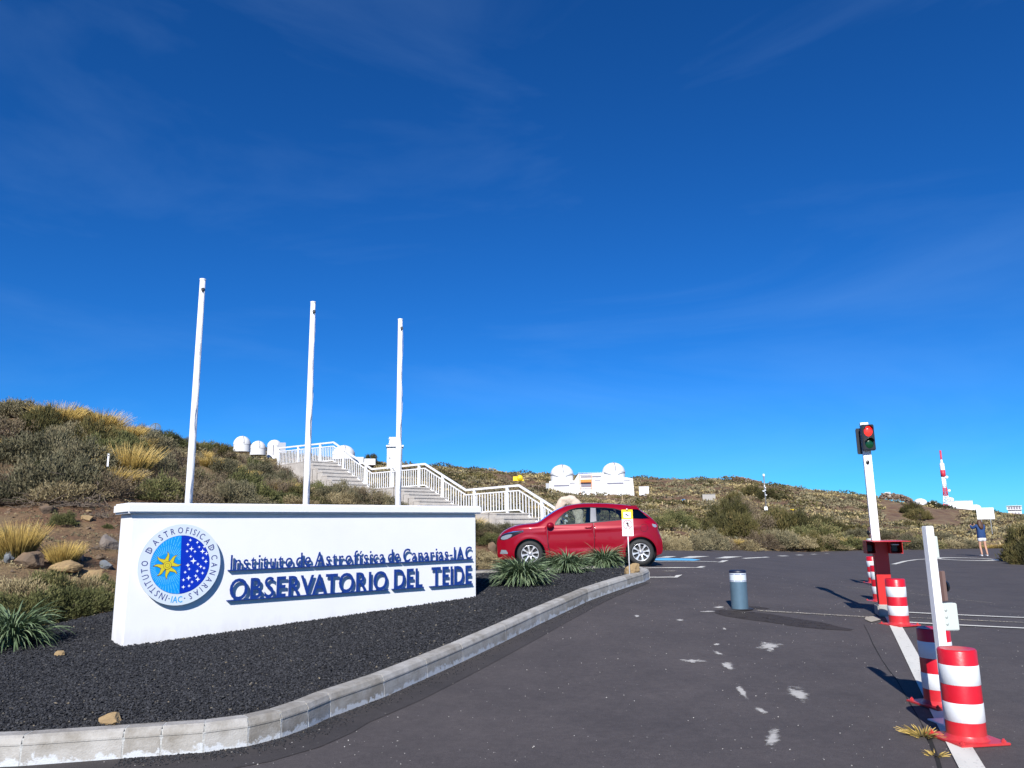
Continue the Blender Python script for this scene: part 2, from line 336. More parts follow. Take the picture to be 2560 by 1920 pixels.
for x, y, z in [(-9, 12.5, 1.1), (-12, 13, 2.2), (-12, 9, 1.3), (-14, 5, 1.5), (-16, 16, 3.6), (-20, 22, 5.2), (-30, 30, 8), (-12, -5, 1.5), (-30, -20, 4), (0, -40, 0), (40, -30, -.5), (60, 10, -.6), (60, 40, -.5),
                (-60, 60, 10), (-120, 100, 10), (-150, 300, 5), (0, 400, 2), (150, 450, 4), (300, 300, -4), (300, 100, -4), (200, -60, -3), (-150, -60, 3), (0, 600, 0), (-300, 600, 0), (500, 600, -5), (500, 0, -6), (-300, 0, 3), (0, -200, -2), (-300, -200, 0), (500, -200, -6)]:
    cps.append((x, y, z))
# spots round the car park so that the land meets it
for x, y in [(30, 20), (32, 35), (30, 48), (16, 49), (8, 36.5), (20, 52), (40, 52), (2, 26), (14, -8), (0, -8), (-6, -6), (30, 0)]: cps.append((x, y, float(zroad(x, y)) + .08))
cps = np.array(cps)
def warp(P): # compress far distances so that the spline treats near and far alike
    P = np.asarray(P, float); r = np.sqrt((P ** 2).sum(-1, keepdims=True)) + 1e-6; return P / r * np.log1p(r / 6.) * 6
W = warp(cps[:, :2]); D2 = ((W[:, None] - W[None]) ** 2).sum(-1)
def tps_k(d2): return np.where(d2 > 0, d2 * np.log(d2 + 1e-12), 0) * .5
n_ = len(W); A_ = np.zeros((n_ + 3, n_ + 3)); A_[:n_, :n_] = tps_k(D2) + np.eye(n_) * .15; A_[:n_, n_] = 1; A_[:n_, n_ + 1:] = W; A_[n_, :n_] = 1; A_[n_ + 1:, :n_] = W.T
sol = np.linalg.solve(A_, np.concatenate([cps[:, 2], np.zeros(3)]))
def tps(x, y):
    P = warp(np.stack([x, y], -1).reshape(-1, 2)); out = np.empty(len(P))
    for a in range(0, len(P), 20000):
        q = P[a:a + 20000]; d2 = ((q[:, None] - W[None]) ** 2).sum(-1); out[a:a + 20000] = tps_k(d2) @ sol[:n_] + sol[n_] + q @ sol[n_ + 1:]
    return out.reshape(np.shape(x))
# kerb line (foot of its road face) and the outline of the gravel bed
KPX = [(-330, 1918), (48, 1917), (304, 1898), (400, 1891), (508, 1883), (620, 1867), (703, 1846), (770, 1821), (825, 1795), (960, 1744), (1157, 1655), (1351, 1560), (1472, 1503), (1608, 1456)]
KP = [groad(*k) for k in KPX]; KP[0] = Vector((-5.2, 5.25, 0))
KP = [Vector((p.x, p.y)) for p in KP]
KTIP = [Vector((2.62, 15.25)), Vector((2.55, 15.65)), Vector((2.25, 15.85)), Vector((1.8, 15.75))]
KBACK = [Vector((.8, 15.45)), Vector((-.2, 15.25)), Vector((-1.2, 15.05)), Vector((-2.4, 14.7))]
bedpoly = [(-7.5, 5.1)] + [(p.x, p.y) for p in KP] + [(p.x, p.y) for p in KTIP] + [(p.x, p.y) for p in KBACK] + [(-3.6, 14.0), (-5.0, 12.6), (-5.8, 11.4), (-6.2, 10.2), (-7.5, 9.2), (-9.5, 8.2), (-9.5, 5.1)]
roadpoly = [(-14, -20), (-14, 4.9), (-7.5, 5.1)] + bedpoly[1:len(bedpoly) - 7] + [(-3.0, 15.3), (-2.6, 16.4), (-1.4, 17.2), (-.6, 18.0), (.2, 19.6), (1.6, 21.5), (3.2, 24.2), (4.2, 28), (5.2, 30.6), (7, 32.0), (10, 36.5), (14, 42), (19, 45.5), (27, 46.5), (40, 44), (48, 36), (50, 0), (48, -20)]
def inpoly(px_, py_, poly):
    x = np.asarray(px_, float); y = np.asarray(py_, float); ins = np.zeros(x.shape, bool); n = len(poly); j = n - 1
    for i in range(n):
        xi, yi = poly[i]; xj, yj = poly[j]
        c = ((yi > y) != (yj > y)) & (x < (xj - xi) * (y - yi) / (yj - yi + 1e-12) + xi); ins ^= c; j = i
    return ins
def pdist(px_, py_, poly):
    x = np.asarray(px_, float); y = np.asarray(py_, float); d = np.full(x.shape, 1e9); n = len(poly)
    for i in range(n):
        ax, ay = poly[i]; bx, by = poly[(i + 1) % n]; dx, dy = bx - ax, by - ay
        t = np.clip(((x - ax) * dx + (y - ay) * dy) / (dx * dx + dy * dy + 1e-12), 0, 1)
        d = np.minimum(d, np.hypot(x - ax - t * dx, y - ay - t * dy))
    return d
def bedz(x, y):
    return zroad(x, y) + .13 + .07 * ss(pdist(x, y, bedpoly) / .8)
def land(x, y):
    x = np.asarray(x, float); y = np.asarray(y, float)
    inr = inpoly(x, y, roadpoly); inb = inpoly(x, y, bedpoly); flat = inr | inb
    d = np.minimum(pdist(x, y, roadpoly), pdist(x, y, bedpoly)); z = tps(x, y)
    rr = np.hypot(x, y); P3 = np.stack([x, y, np.zeros_like(x)], -1)
    z = z + fbm(P3 * .9, 4) * np.clip(rr / 60, .22, .9) + fbm(P3 * .12 + 5, 3) * np.clip((rr - 40) / 40, 0, 1.5)
    base = zroad(x, y) + .03 + .10 * np.clip(d, 0, 1)
    z = base + (np.maximum(z, base) - base) * ss(d / 2.2) + np.minimum(z - base, 0) * ss(d / 12.)
    z = np.where(flat, zroad(x, y) - .10, z)
    return z
def axis(lo, hi, c, d0, g):
    a = [c]; d = d0
    while a[-1] < hi: a.append(a[-1] + d); d *= g
    b = [c]; d = d0
    while b[-1] > lo: b.append(b[-1] - d); d *= g
    return np.array(sorted(set(b[1:] + a)))
gx = axis(-420, 640, -1, .22, 1.022); gy = axis(-160, 640, 16, .22, 1.022)
GX, GY = np.meshgrid(gx, gy); GZ = land(GX, GY)
nx, ny = len(gx), len(gy); idx = np.arange(nx * ny).reshape(ny, nx)
quads = np.stack([idx[:-1, :-1], idx[:-1, 1:], idx[1:, 1:], idx[1:, :-1]], -1).reshape(-1, 4)
def gz(x, y):   # height of the ground sheet
    i = int(min(max(np.searchsorted(gx, x) - 1, 0), nx - 2)); j = int(min(max(np.searchsorted(gy, y) - 1, 0), ny - 2))
    a = (x - gx[i]) / (gx[i + 1] - gx[i]); b = (y - gy[j]) / (gy[j + 1] - gy[j])
    return (GZ[j, i] * (1 - a) + GZ[j, i + 1] * a) * (1 - b) + (GZ[j + 1, i] * (1 - a) + GZ[j + 1, i + 1] * a) * b
def ground(u, v): return hit(u, v, gz)

# ground material: brown volcanic soil, dry litter, stones
m = bpy.data.materials.new('hill_soil'); m.use_nodes = True; t = m.node_tree; b = t.nodes['Principled BSDF']; L = t.links.new
co = N(t, 'ShaderNodeTexCoord'); n1 = N(t, 'ShaderNodeTexNoise'); n1.inputs['Scale'].default_value = .35; n1.inputs['Detail'].default_value = 9; n1.inputs['Roughness'].default_value = .65
r1 = N(t, 'ShaderNodeValToRGB'); e = r1.color_ramp.elements; e[0].position = .32; e[0].color = (.090, .045, .024, 1); e[1].position = .68; e[1].color = (.26, .18, .085, 1); q = e.new(.46); q.color = (.165, .090, .046, 1); q = e.new(.55); q.color = (.20, .135, .068, 1)
n2 = N(t, 'ShaderNodeTexNoise'); n2.inputs['Scale'].default_value = 14; n2.inputs['Detail'].default_value = 8; n2.inputs['Roughness'].default_value = .7
m2 = N(t, 'ShaderNodeMapRange'); m2.inputs['From Min'].default_value = .3; m2.inputs['From Max'].default_value = .7; m2.inputs['To Min'].default_value = .55; m2.inputs['To Max'].default_value = 1.35
mu = N(t, 'ShaderNodeMix', data_type='RGBA', blend_type='MULTIPLY'); mu.inputs['Factor'].default_value = 1
bp = N(t, 'ShaderNodeBump'); bp.inputs['Strength'].default_value = .9; bp.inputs['Distance'].default_value = .06
L(co.outputs['Object'], n1.inputs['Vector']); L(co.outputs['Object'], n2.inputs['Vector']); L(n1.outputs['Fac'], r1.inputs[0]); L(n2.outputs['Fac'], m2.inputs['Value'])
L(r1.outputs[0], mu.inputs['A']); L(m2.outputs[0], mu.inputs['B']); L(mu.outputs['Result'], b.inputs['Base Color']); L(n2.outputs['Fac'], bp.inputs['Height']); L(bp.outputs[0], b.inputs['Normal']); b.inputs['Roughness'].default_value = .95
soil = m
tag(link('terrain', npmesh('terrain', np.stack([GX, GY, GZ], -1).reshape(-1, 3), quads, soil, smooth=True)), 'brown scrubby hillside ground rising behind the sign and the car park', kind='structure')

def sheet(name, poly, zf, m, step=.5, off=0.0, parent=None, kind='structure', label=None, bounds=None):
    """a sheet over a polygon following zf"""
    dense = []
    for i in range(len(poly)):
        a, b_ = poly[i], poly[(i + 1) % len(poly)]; k = max(1, int(math.hypot(b_[0] - a[0], b_[1] - a[1]) / step))
        dense += [(a[0] + (b_[0] - a[0]) * q / k, a[1] + (b_[1] - a[1]) * q / k) for q in range(k)]
    poly = dense
    xs = [p[0] for p in poly]; ys = [p[1] for p in poly]; pts = [Vector(p) for p in poly]; n = len(pts); ed = [(i, (i + 1) % n) for i in range(n)]
    X, Y = np.meshgrid(np.arange(min(xs) + step / 2, max(xs), step), np.arange(min(ys) + step / 2, max(ys), step)); X = X.ravel(); Y = Y.ravel()
    k = inpoly(X, Y, poly) & (pdist(X, Y, poly) > step * .35)
    pts += [Vector((a, b_)) for a, b_ in zip(X[k], Y[k])]
    v, e_, f, *_r = geometry.delaunay_2d_cdt(pts, ed, [], 0, 1e-5)
    V = np.array([(p.x, p.y) for p in v]); T = np.array([tuple(q) for q in f]); cen = V[T].mean(1); T = T[inpoly(cen[:, 0], cen[:, 1], poly)]
    Z = zf(V[:, 0], V[:, 1]) + off
    o = link(name, npmesh(name, np.column_stack([V, Z]), T, m, smooth=True), parent)
    # drop unused vertices is not needed: every point is on a face
    if kind: tag(o, label, kind=kind)
    return o
sheet('road', roadpoly, zroad, asph, .5, 0.0, label='brownish grey asphalt drive and car park')

# ---- darker strip of asphalt along the kerb
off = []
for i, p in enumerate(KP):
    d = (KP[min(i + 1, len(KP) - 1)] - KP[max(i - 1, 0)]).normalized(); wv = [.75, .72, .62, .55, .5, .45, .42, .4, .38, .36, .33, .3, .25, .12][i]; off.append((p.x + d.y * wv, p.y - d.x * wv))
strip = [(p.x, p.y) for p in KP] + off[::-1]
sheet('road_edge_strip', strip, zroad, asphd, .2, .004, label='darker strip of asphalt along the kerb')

# ---- gravel bed under the stones
gm = mat('black_gravel_base', (.016, .016, .018), .95, col2=(.035, .034, .036), nscale=40, bump=1.0, bscale=60)
sheet('gravel_bed', bedpoly, bedz, gm, .25, 0.0, label='bed of black volcanic gravel round the sign')

# ------------------------------------------------------------------ kerb stones
kerb = empty('kerb', (0, 0, 0), label='pale grey concrete kerb curving round the black gravel bed', cat='kerb')
km = bpy.data.materials.new('kerb_stone'); km.use_nodes = True; t = km.node_tree; b = t.nodes['Principled BSDF']; L = t.links.new
geo = N(t, 'ShaderNodeNewGeometry'); co = N(t, 'ShaderNodeTexCoord'); oi = N(t, 'ShaderNodeObjectInfo'); at_ = N(t, 'ShaderNodeAttribute', attribute_name='tint')
n1 = N(t, 'ShaderNodeTexNoise'); n1.inputs['Scale'].default_value = 5; n1.inputs['Detail'].default_value = 8; n1.inputs['Roughness'].default_value = .65
r1 = N(t, 'ShaderNodeValToRGB'); e = r1.color_ramp.elements; e[0].position = .34; e[0].color = (.225, .205, .175, 1); e[1].position = .66; e[1].color = (.40, .385, .36, 1)
ad = N(t, 'ShaderNodeMath', operation='MULTIPLY_ADD'); ad.inputs[1].default_value = .22
# whitewash along the foot (tint = height above the road, 0..1)
ms = N(t, 'ShaderNodeMath', operation='MULTIPLY_ADD'); ms.inputs[1].default_value = 1.5; n3 = N(t, 'ShaderNodeTexNoise'); n3.inputs['Scale'].default_value = 9; n3.inputs['Detail'].default_value = 8; n3.inputs['Roughness'].default_value = .7
sb = N(t, 'ShaderNodeMath', operation='SUBTRACT'); mr = N(t, 'ShaderNodeMapRange'); mr.inputs['From Min'].default_value = -.05; mr.inputs['From Max'].default_value = .06
mx = N(t, 'ShaderNodeMix', data_type='RGBA'); mx.inputs['B'].default_value = (.52, .54, .56, 1)
L(co.outputs['Object'], n1.inputs['Vector']); L(co.outputs['Object'], n3.inputs['Vector']); L(oi.outputs['Random'], ad.inputs[0]); L(n1.outputs['Fac'], ad.inputs[2])
sb2 = N(t, 'ShaderNodeMath', operation='SUBTRACT'); sb2.inputs[1].default_value = .11; L(ad.outputs[0], sb2.inputs[0]); L(sb2.outputs[0], r1.inputs[0])
n3s = N(t, 'ShaderNodeMath', operation='MULTIPLY_ADD'); n3s.inputs[1].default_value = 1.6; n3s.inputs[2].default_value = -.62
L(n3.outputs['Fac'], n3s.inputs[0]); L(n3s.outputs[0], sb.inputs[0]); L(at_.outputs['Fac'], sb.inputs[1]); L(sb.outputs[0], mr.inputs['Value'])
L(r1.outputs[0], mx.inputs['A']); L(mr.outputs[0], mx.inputs['Factor']); L(mx.outputs['Result'], b.inputs['Base Color']); b.inputs['Roughness'].default_value = .85
n4 = N(t, 'ShaderNodeTexNoise'); n4.inputs['Scale'].default_value = 90; n4.inputs['Detail'].default_value = 6; bp = N(t, 'ShaderNodeBump'); bp.inputs['Strength'].default_value = .45; bp.inputs['Distance'].default_value = .01
L(co.outputs['Object'], n4.inputs['Vector']); L(n4.outputs['Fac'], bp.inputs['Height']); L(bp.outputs[0], b.inputs['Normal'])
mortar = mat('mortar', (.50, .50, .48), .9, noise=.3, nscale=20, bump=.4, bscale=80)
KW, KH = .15, .19
def kerb_seg(a, b_, na, nb, name='kerb_stone', gap=.006, h=KH):
    """a stone from a to b; na, nb unit vectors pointing into the bed"""
    prof = [(0, -.03), (0, h * .35), (.004, h * .75), (.02, h * .93), (.04, h), (KW, h), (KW, -.03)]
    d = (b_ - a).normalized(); n = max(1, int((b_ - a).length / .25)); V = []; T = []; ti = []
    for k in range(n + 1):
        tt = k / n; p = a.lerp(b_, tt); nn = na.lerp(nb, tt).normalized()
        if k == 0: p = p + d * gap
        if k == n: p = p - d * gap
        z0 = float(zroad(p.x, p.y))
        for (w_, z_) in prof: V.append((p.x + nn.x * w_, p.y + nn.y * w_, z0 + z_)); ti.append(z_ / h)
    m_ = len(prof)
    for k in range(n):
        for q in range(m_ - 1): T.append((k * m_ + q, k * m_ + q + 1, (k + 1) * m_ + q + 1, (k + 1) * m_ + q))
        T.append((k * m_ + m_ - 1, k * m_, (k + 1) * m_, (k + 1) * m_ + m_ - 1))
    me = npmesh(name, V, T, km, ti)
    bm_ = bmesh.new(); bm_.from_mesh(me); bm_.verts.ensure_lookup_table()
    bm_.faces.new([bm_.verts[i] for i in range(m_)]); bm_.faces.new([bm_.verts[n * m_ + i] for i in range(m_ - 1, -1, -1)])
    bmesh.ops.recalc_face_normals(bm_, faces=bm_.faces); bm_.to_mesh(me); bm_.free()
    return link(name, me, kerb)
# resample: joints where the photo shows them, then about every metre
KALL = KP + KTIP + KBACK
def dirn(i, P):
    d = (P[min(i + 1, len(P) - 1)] - P[max(i - 1, 0)]).normalized(); return Vector((-d.y, d.x))
mj = MB()
for i in range(len(KALL) - 1):
    a, b_ = KALL[i], KALL[i + 1]; na, nb = dirn(i, KALL), dirn(i + 1, KALL); ln = (b_ - a).length; k = max(1, round(ln / 1.0)) if i >= 8 else 1
    for s_ in range(k):
        p, q = a.lerp(b_, s_ / k), a.lerp(b_, (s_ + 1) / k); n1_, n2_ = na.lerp(nb, s_ / k), na.lerp(nb, (s_ + 1) / k)
        kerb_seg(p, q, n1_, n2_)
        if s_ == 0 or i >= 8:   # mortar joint, 2 mm back of the face
            z0 = float(zroad(p.x, p.y)); d = (q - p).normalized(); T_ = Matrix(((d.x, n1_.normalized().x, 0, p.x), (d.y, n1_.normalized().y, 0, p.y), (0, 0, 1, z0), (0, 0, 0, 1)))
            mj.box(-.011, .011, .0025, KW - .004, -.02, KH * .72, T_); mj.box(-.011, .011, .017, KW - .004, KH * .7201, KH * .90, T_); mj.box(-.011, .011, .038, KW - .004, KH * .9001, KH - .0015, T_)
mj.build('mortar_joint', mortar, kerb)

# ------------------------------------------------------------------ black gravel stones (stuff)
def stones_mesh(name, P, size, m, flat=.7, tintv=None):
    n = len(P); base = np.array([(1, 0, 0), (-1, 0, 0), (0, 1, 0), (0, -1, 0), (0, 0, 1), (0, 0, -1)], float)
    tri = np.array([(0, 2, 4), (2, 1, 4), (1, 3, 4), (3, 0, 4), (2, 0, 5), (1, 2, 5), (3, 1, 5), (0, 3, 5)])
    A = RS.randn(n, 3, 3); Q, _ = np.linalg.qr(A); sc = size[:, None, None] * (.55 + .75 * RS.rand(n, 6, 1))
    V = np.einsum('nij,kj->nki', Q, base) * sc; V[:, :, 2] *= flat; V += P[:, None, :]
    T = (np.arange(n)[:, None, None] * 6 + tri[None]).reshape(-1, 3)
    ti = np.repeat(RS.rand(n) if tintv is None else tintv, 6)
    return npmesh(name, V.reshape(-1, 3), T, m, ti)
gstone = leafmat('gravel_stone', [(0, (.013, .0135, .016)), (.5, (.028, .029, .033)), (.985, (.055, .056, .062)), (.993, (.12, .11, .09)), (1, (.24, .20, .14))], .8, 0.0)
pts = []
while sum(len(p) for p in pts) < 130000:
    # even in angle and log-distance, so near stones are dense
    a = RS.uniform(-1.0, .42, 60000); r_ = np.exp(RS.uniform(math.log(5.0), math.log(17.5), 60000)); x = r_ * np.sin(a); y = r_ * np.cos(a)
    k = inpoly(x, y, bedpoly) & (pdist(x, y, bedpoly) > .01); x, y = x[k], y[k]; q = np.column_stack([x, y])
    kk = np.ones(len(q), bool)
    for i in range(len(KALL) - 1):   # keep off the kerb itself
        ax, ay = KALL[i]; bx, by = KALL[i + 1]; dx, dy = bx - ax, by - ay; tt = np.clip(((x - ax) * dx + (y - ay) * dy) / (dx * dx + dy * dy), 0, 1)
        kk &= np.hypot(x - ax - tt * dx, y - ay - tt * dy) > KW + .008
    pts.append(q[kk])
pts = np.concatenate(pts)[:130000]; rr = np.hypot(pts[:, 0], pts[:, 1])
gz_ = bedz(pts[:, 0], pts[:, 1]); sz = (.0075 + .006 * RS.rand(len(pts))) * (.75 + rr / 22)
tag(link('gravel', stones_mesh('gravel', np.column_stack([pts, gz_ + RS.rand(len(pts)) * .012]), sz, gstone)), 'loose black volcanic gravel filling the kerbed bed', kind='stuff')
# crumbs of gravel and grit on the asphalt along the kerb foot
P = []
for _ in range(2600):
    i = RS.randint(2, len(KP) - 1); tt = RS.rand(); p = KP[i].lerp(KP[i + 1], tt) if i + 1 < len(KP) else KP[i]; d = dirn(i, KP); w_ = abs(RS.randn()) * .10 + .01; q = p - d * w_
    P.append((q.x, q.y, float(zroad(q.x, q.y)) + .008))
P = np.array(P); tag(link('loose_grit', stones_mesh('loose_grit', P, .004 + .006 * RS.rand(len(P)) ** 2, gstone, tintv=RS.rand(len(P)) * .8 + .2)), 'dark grit scattered on the asphalt at the kerb foot', kind='stuff')
P = []
for _ in range(1500):
    x = RS.uniform(-3, 9); y = 5 + 14 * RS.rand() ** 1.5
    if inpoly(np.array([x]), np.array([y]), roadpoly)[0]: P.append((x, y, float(zroad(x, y)) + .004))
P = np.array(P); tag(link('pale_grit', stones_mesh('pale_grit', P, .003 + .004 * RS.rand(len(P)) ** 2, mat('pale_grit', (.42, .40, .37), .9))), 'pale grit scattered over the asphalt', kind='stuff')

# ------------------------------------------------------------------ paint and marks on the asphalt
def ground_quad(name, pts, m, lift=.008, label=None, cat=None, group=None):
    P = [groad(*p) for p in pts]; poly = [(p.x, p.y) for p in P]
    o = sheet(name, poly, zroad, m, .45, lift, kind=None); return tag(o, label, cat, group)
def line_px(name, a, b_, w, m, lift=.008, label=None, group=None, cat='road marking'):
    A, B = groad(*a), groad(*b_); d = Vector((B.x - A.x, B.y - A.y)).normalized(); n = Vector((-d.y, d.x)) * w / 2
    poly = [(A.x + n.x, A.y + n.y), (A.x - n.x, A.y - n.y), (B.x - n.x, B.y - n.y), (B.x + n.x, B.y + n.y)]
    o = sheet(name, poly, zroad, m, .45, lift, kind=None); return tag(o, label, cat, group)
line_px('road_line', (2200, 1500), (2452, 1960), .15, linep, .008, 'white painted line running under the row of red and white bollards')
line_px('road_line', (2262, 1532), (2600, 1547), .10, linep, .012, 'upper of the two thin pale lines crossing the lane right of the signal post')
line_px('road_line', (2262, 1557), (2600, 1574), .10, linep, .012, 'lower of the two thin pale lines crossing the lane right of the signal post')
line_px('road_line', (2262, 1545), (2560, 1558), .05, linew, .012, 'faint worn line between the two pale lines on the right lane')
line_px('road_line', (1895, 1528), (2185, 1545), .10, linew, .012, 'crumbly beige line from the steel bollard to the signal post')
line_px('road_line', (2110, 1468), (2180, 1474), .05, linew, .008, 'short faint line on the asphalt behind the signal post')
line_px('road_line', (2262, 1482), (2480, 1508), .04, linew, .008, 'long faint scratch line across the right lane')
line_px('road_line', (1600, 1421), (1760, 1420), .12, linep, .008, 'thin white bay line behind the rear wheel of the red car')
ground_quad('road_line', [(1737, 1420.5), (1749, 1420.5), (1766, 1416.5), (1752, 1416.5)], linep, .012, 'small white slanted mark ending the bay line by the kerb end', 'road marking')
line_px('road_line', (1600, 1405), (1796, 1405), .12, linep, .008, 'thin white line along the near side of the blue bay')
ground_quad('road_line', [(1794, 1407), (1808, 1406.5), (1822, 1401.5), (1806, 1402)], linep, .012, 'white slanted mark at the far end of the long bay line', 'road marking')
line_px('road_line', (1618, 1444), (1688, 1443.5), .10, linep, .008, 'short white bay line right beside the kerb end')
ground_quad('road_line', [(1684, 1445.5), (1694, 1445), (1706, 1438), (1690, 1439.5)], linep, .012, 'white slanted mark nearest to the kerb end', 'road marking')
line_px('road_line', (1660, 1428.4), (1690, 1428), .16, linew, .008, 'small worn white dash between two bay lines')
ground_quad('blue_bay_marking', [(1560, 1403), (1735, 1402.3), (1752, 1400), (1728, 1397.2), (1560, 1397)], bluep, .008, 'pale blue painted strip of the reserved bay behind the red car', 'road marking')
for (a, b_, lb) in [((1640, 1393.6), (1692, 1392.0), 'first'), ((1699, 1394.2), (1775, 1391.8), 'second'), ((1787, 1395), (1857, 1392.5), 'third')]:
    ground_quad('road_line', [(a[0], a[1] + 1.4), (a[0] + 30, a[1] + 1.4), (b_[0], b_[1] - .8), (a[0] + 26, b_[1] - .8)], linep, .008, lb + ' broad white dash along the far side of the blue bay, from the car', 'road marking')
line_px('road_line', (1859, 1396.5), (1920, 1393), .16, linep, .008, 'longer thin white dash right of the blue bay')
for k, (a, b_) in enumerate([((1948, 1390.4), (1968, 1390)), ((1992, 1388), (2006, 1387.6)), ((2028, 1386), (2041, 1385.7)), ((2062, 1384), (2072, 1383.8))]):
    line_px('road_line', a, b_, .2, linep, .008, 'tiny white dash at the far edge of the car park', 'far white dashes')
pv = None
for a, b_ in [((2238, 1409), (2262, 1402)), ((2262, 1402), (2290, 1397.5)), ((2290, 1397.5), (2330, 1395))]: pass
arc = [(2234, 1411), (2262, 1403.5), (2290, 1399.5), (2330, 1397)]
P_ = [groad(*q) for q in arc]; off_ = []
for i, p in enumerate(P_):
    d = (P_[min(i + 1, 3)] - P_[max(i - 1, 0)]); n = Vector((-d.y, d.x)).normalized() * .09; off_.append(((p.x + n.x, p.y + n.y), (p.x - n.x, p.y - n.y)))
tag(sheet('road_line', [q[0] for q in off_] + [q[1] for q in off_][::-1], zroad, linep, .5, .008, kind=None), 'curved thin white line between the signal post and the white barrier post', 'road marking')
isl = groad(2415, 1398); mb = MB()
ring = [(isl.x + .95 * math.cos(a), isl.y + 1.8 * math.sin(a)) for a in np.linspace(0, 2 * PI, 33)[:-1]]; rin = [(isl.x + .78 * math.cos(a), isl.y + 1.25 * math.sin(a)) for a in np.linspace(0, 2 * PI, 33)[:-1]]
n = 32; z0 = float(zroad(isl.x, isl.y)) + .008
mb._add([Vector((*p, z0)) for p in ring] + [Vector((*p, z0)) for p in rin], [(i, (i + 1) % n, n + (i + 1) % n, n + i) for i in range(n)])
tag(mb.build('painted_island', linep), 'white painted oval ring on the asphalt by the person in the blue jacket', 'road marking')
# paint splashes: (centre u, v, half width, half height)
splm = bpy.data.materials.new('paint_splash'); splm.use_nodes = True; t = splm.node_tree; b = t.nodes['Principled BSDF']; L = t.links.new
b.inputs['Base Color'].default_value = (.46, .44, .41, 1); b.inputs['Roughness'].default_value = .85
co = N(t, 'ShaderNodeTexCoord'); at2 = N(t, 'ShaderNodeAttribute', attribute_name='tint'); na_ = N(t, 'ShaderNodeTexNoise'); na_.inputs['Scale'].default_value = 9; na_.inputs['Detail'].default_value = 12; na_.inputs['Roughness'].default_value = .78; na_.inputs['Distortion'].default_value = .6
ma_ = N(t, 'ShaderNodeMath', operation='MULTIPLY_ADD'); ma_.inputs[1].default_value = .42; mr = N(t, 'ShaderNodeMapRange'); mr.inputs['From Min'].default_value = .66; mr.inputs['From Max'].default_value = .80; mr.inputs['To Max'].default_value = .92
L(co.outputs['Object'], na_.inputs['Vector']); L(at2.outputs['Fac'], ma_.inputs[0]); L(na_.outputs['Fac'], ma_.inputs[2]); L(ma_.outputs[0], mr.inputs['Value']); L(mr.outputs[0], b.inputs['Alpha'])
def splash(u, v, w, h, label, seed, m=None, name='paint_splash', cat='stain', grp=None, ang=0, ragged=.5):
    V = []; T = []; ti = []; nr_ = 5; n = 32; w *= 1.5; h *= 1.5
    for r_ in range(nr_ + 1):
        for k in range(n):
            a = 2 * PI * k / n; q = 1 + ragged * (vnoise(np.array([[math.cos(a) * 1.6 + seed, math.sin(a) * 1.6, seed * .7]]))[0] - .5) * 2; q = max(.35, q) * r_ / nr_
            x, y = q * w * math.cos(a), q * h * math.sin(a); x, y = x * math.cos(ang) - y * math.sin(ang), x * math.sin(ang) + y * math.cos(ang)
            p = groad(u + x, v + y); V.append((p.x, p.y, float(zroad(p.x, p.y)) + .006)); ti.append(1 - r_ / nr_)
    for r_ in range(nr_):
        for k in range(n): T.append((r_ * n + k, r_ * n + (k + 1) % n, (r_ + 1) * n + (k + 1) % n, (r_ + 1) * n + k))
    tag(link(name, npmesh(name, V, T, splm, ti, smooth=True)), label, cat, grp)
splash(1925, 1617, 26, 11, 'white paint splash nearest below the brown stain, right of the dashed blotches', 3)
splash(1998, 1740, 36, 17, 'largest white paint splash, in the middle of the lane', 5, ang=.3)
splash(1730, 1654, 35, 4.5, 'long thin white smear left of the middle of the lane', 8)
splash(1817, 1666, 18, 9, 'white blotch just right of the long thin smear', 9, ang=.3)
splash(1856, 1733, 24, 9, 'white blotch left of the largest paint splash', 12, ang=.9)
splash(1903, 1778, 22, 7, 'slanted white blotch below and left of the largest splash', 13, ang=.5)
splash(1930, 1846, 17, 22, 'white paint splash nearest the bottom edge of the picture', 15)
splash(1791, 1612, 9, 3.5, 'small white fleck above the white smear', 17); splash(1797, 1635, 13, 4, 'small ragged white fleck right above the smear end', 19, ang=.4)
splash(1812, 1573, 8, 3, 'tiny white fleck below the steel bollard', 21); splash(1700, 1551, 12, 2.5, 'flat white fleck left of the brown stain', 23); splash(1592, 1541, 6, 2.5, 'tiny white fleck near the kerb', 25)
splash(1795, 1519, 13, 3, 'pale fleck left of the foot of the steel bollard', 27); splash(1768, 1530, 20, 2, 'pale streak at the left tip of the brown stain', 29)
stain = [(1782, 1527), (1810, 1524), (1835, 1527), (1880, 1530), (1930, 1536), (2000, 1548), (2055, 1556), (2100, 1568), (2135, 1574), (2125, 1577), (2060, 1574), (2000, 1568), (1920, 1556), (1860, 1548), (1815, 1541), (1790, 1534)]
ground_quad('damp_stain', stain, stainm, .004, 'long dark brown damp stain running right from the steel bollard', 'stain')
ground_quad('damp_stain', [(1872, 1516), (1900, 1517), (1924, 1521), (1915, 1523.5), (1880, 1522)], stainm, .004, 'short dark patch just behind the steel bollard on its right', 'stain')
ground_quad('concrete_patch', [(2164, 1545), (2188, 1541), (2203, 1551), (2178, 1557), (2162, 1550)], mat('pale_concrete', (.42, .38, .31), .9, noise=.3, nscale=20), .012, 'flat pale concrete patch at the left foot of the signal post', 'concrete patch')
crk = [(2160, 1562), (2172, 1585), (2183, 1611), (2205, 1650), (2222, 1675), (2242, 1700), (2262, 1735), (2285, 1775), (2305, 1810), (2325, 1850), (2345, 1900), (2352, 1925)]
P_ = [groad(*q) for q in crk]; A_s = []; B_s = []
for i, p in enumerate(P_):
    w = .004 + .006 * random.random() + (.012 if i > 8 else 0); A_s.append((p.x - w, p.y)); B_s.append((p.x + w, p.y + .01))
tag(sheet('asphalt_crack', A_s + B_s[::-1], zroad, crackm, .5, .004, kind=None), 'thin dark crack along the asphalt beside the white line', 'crack')

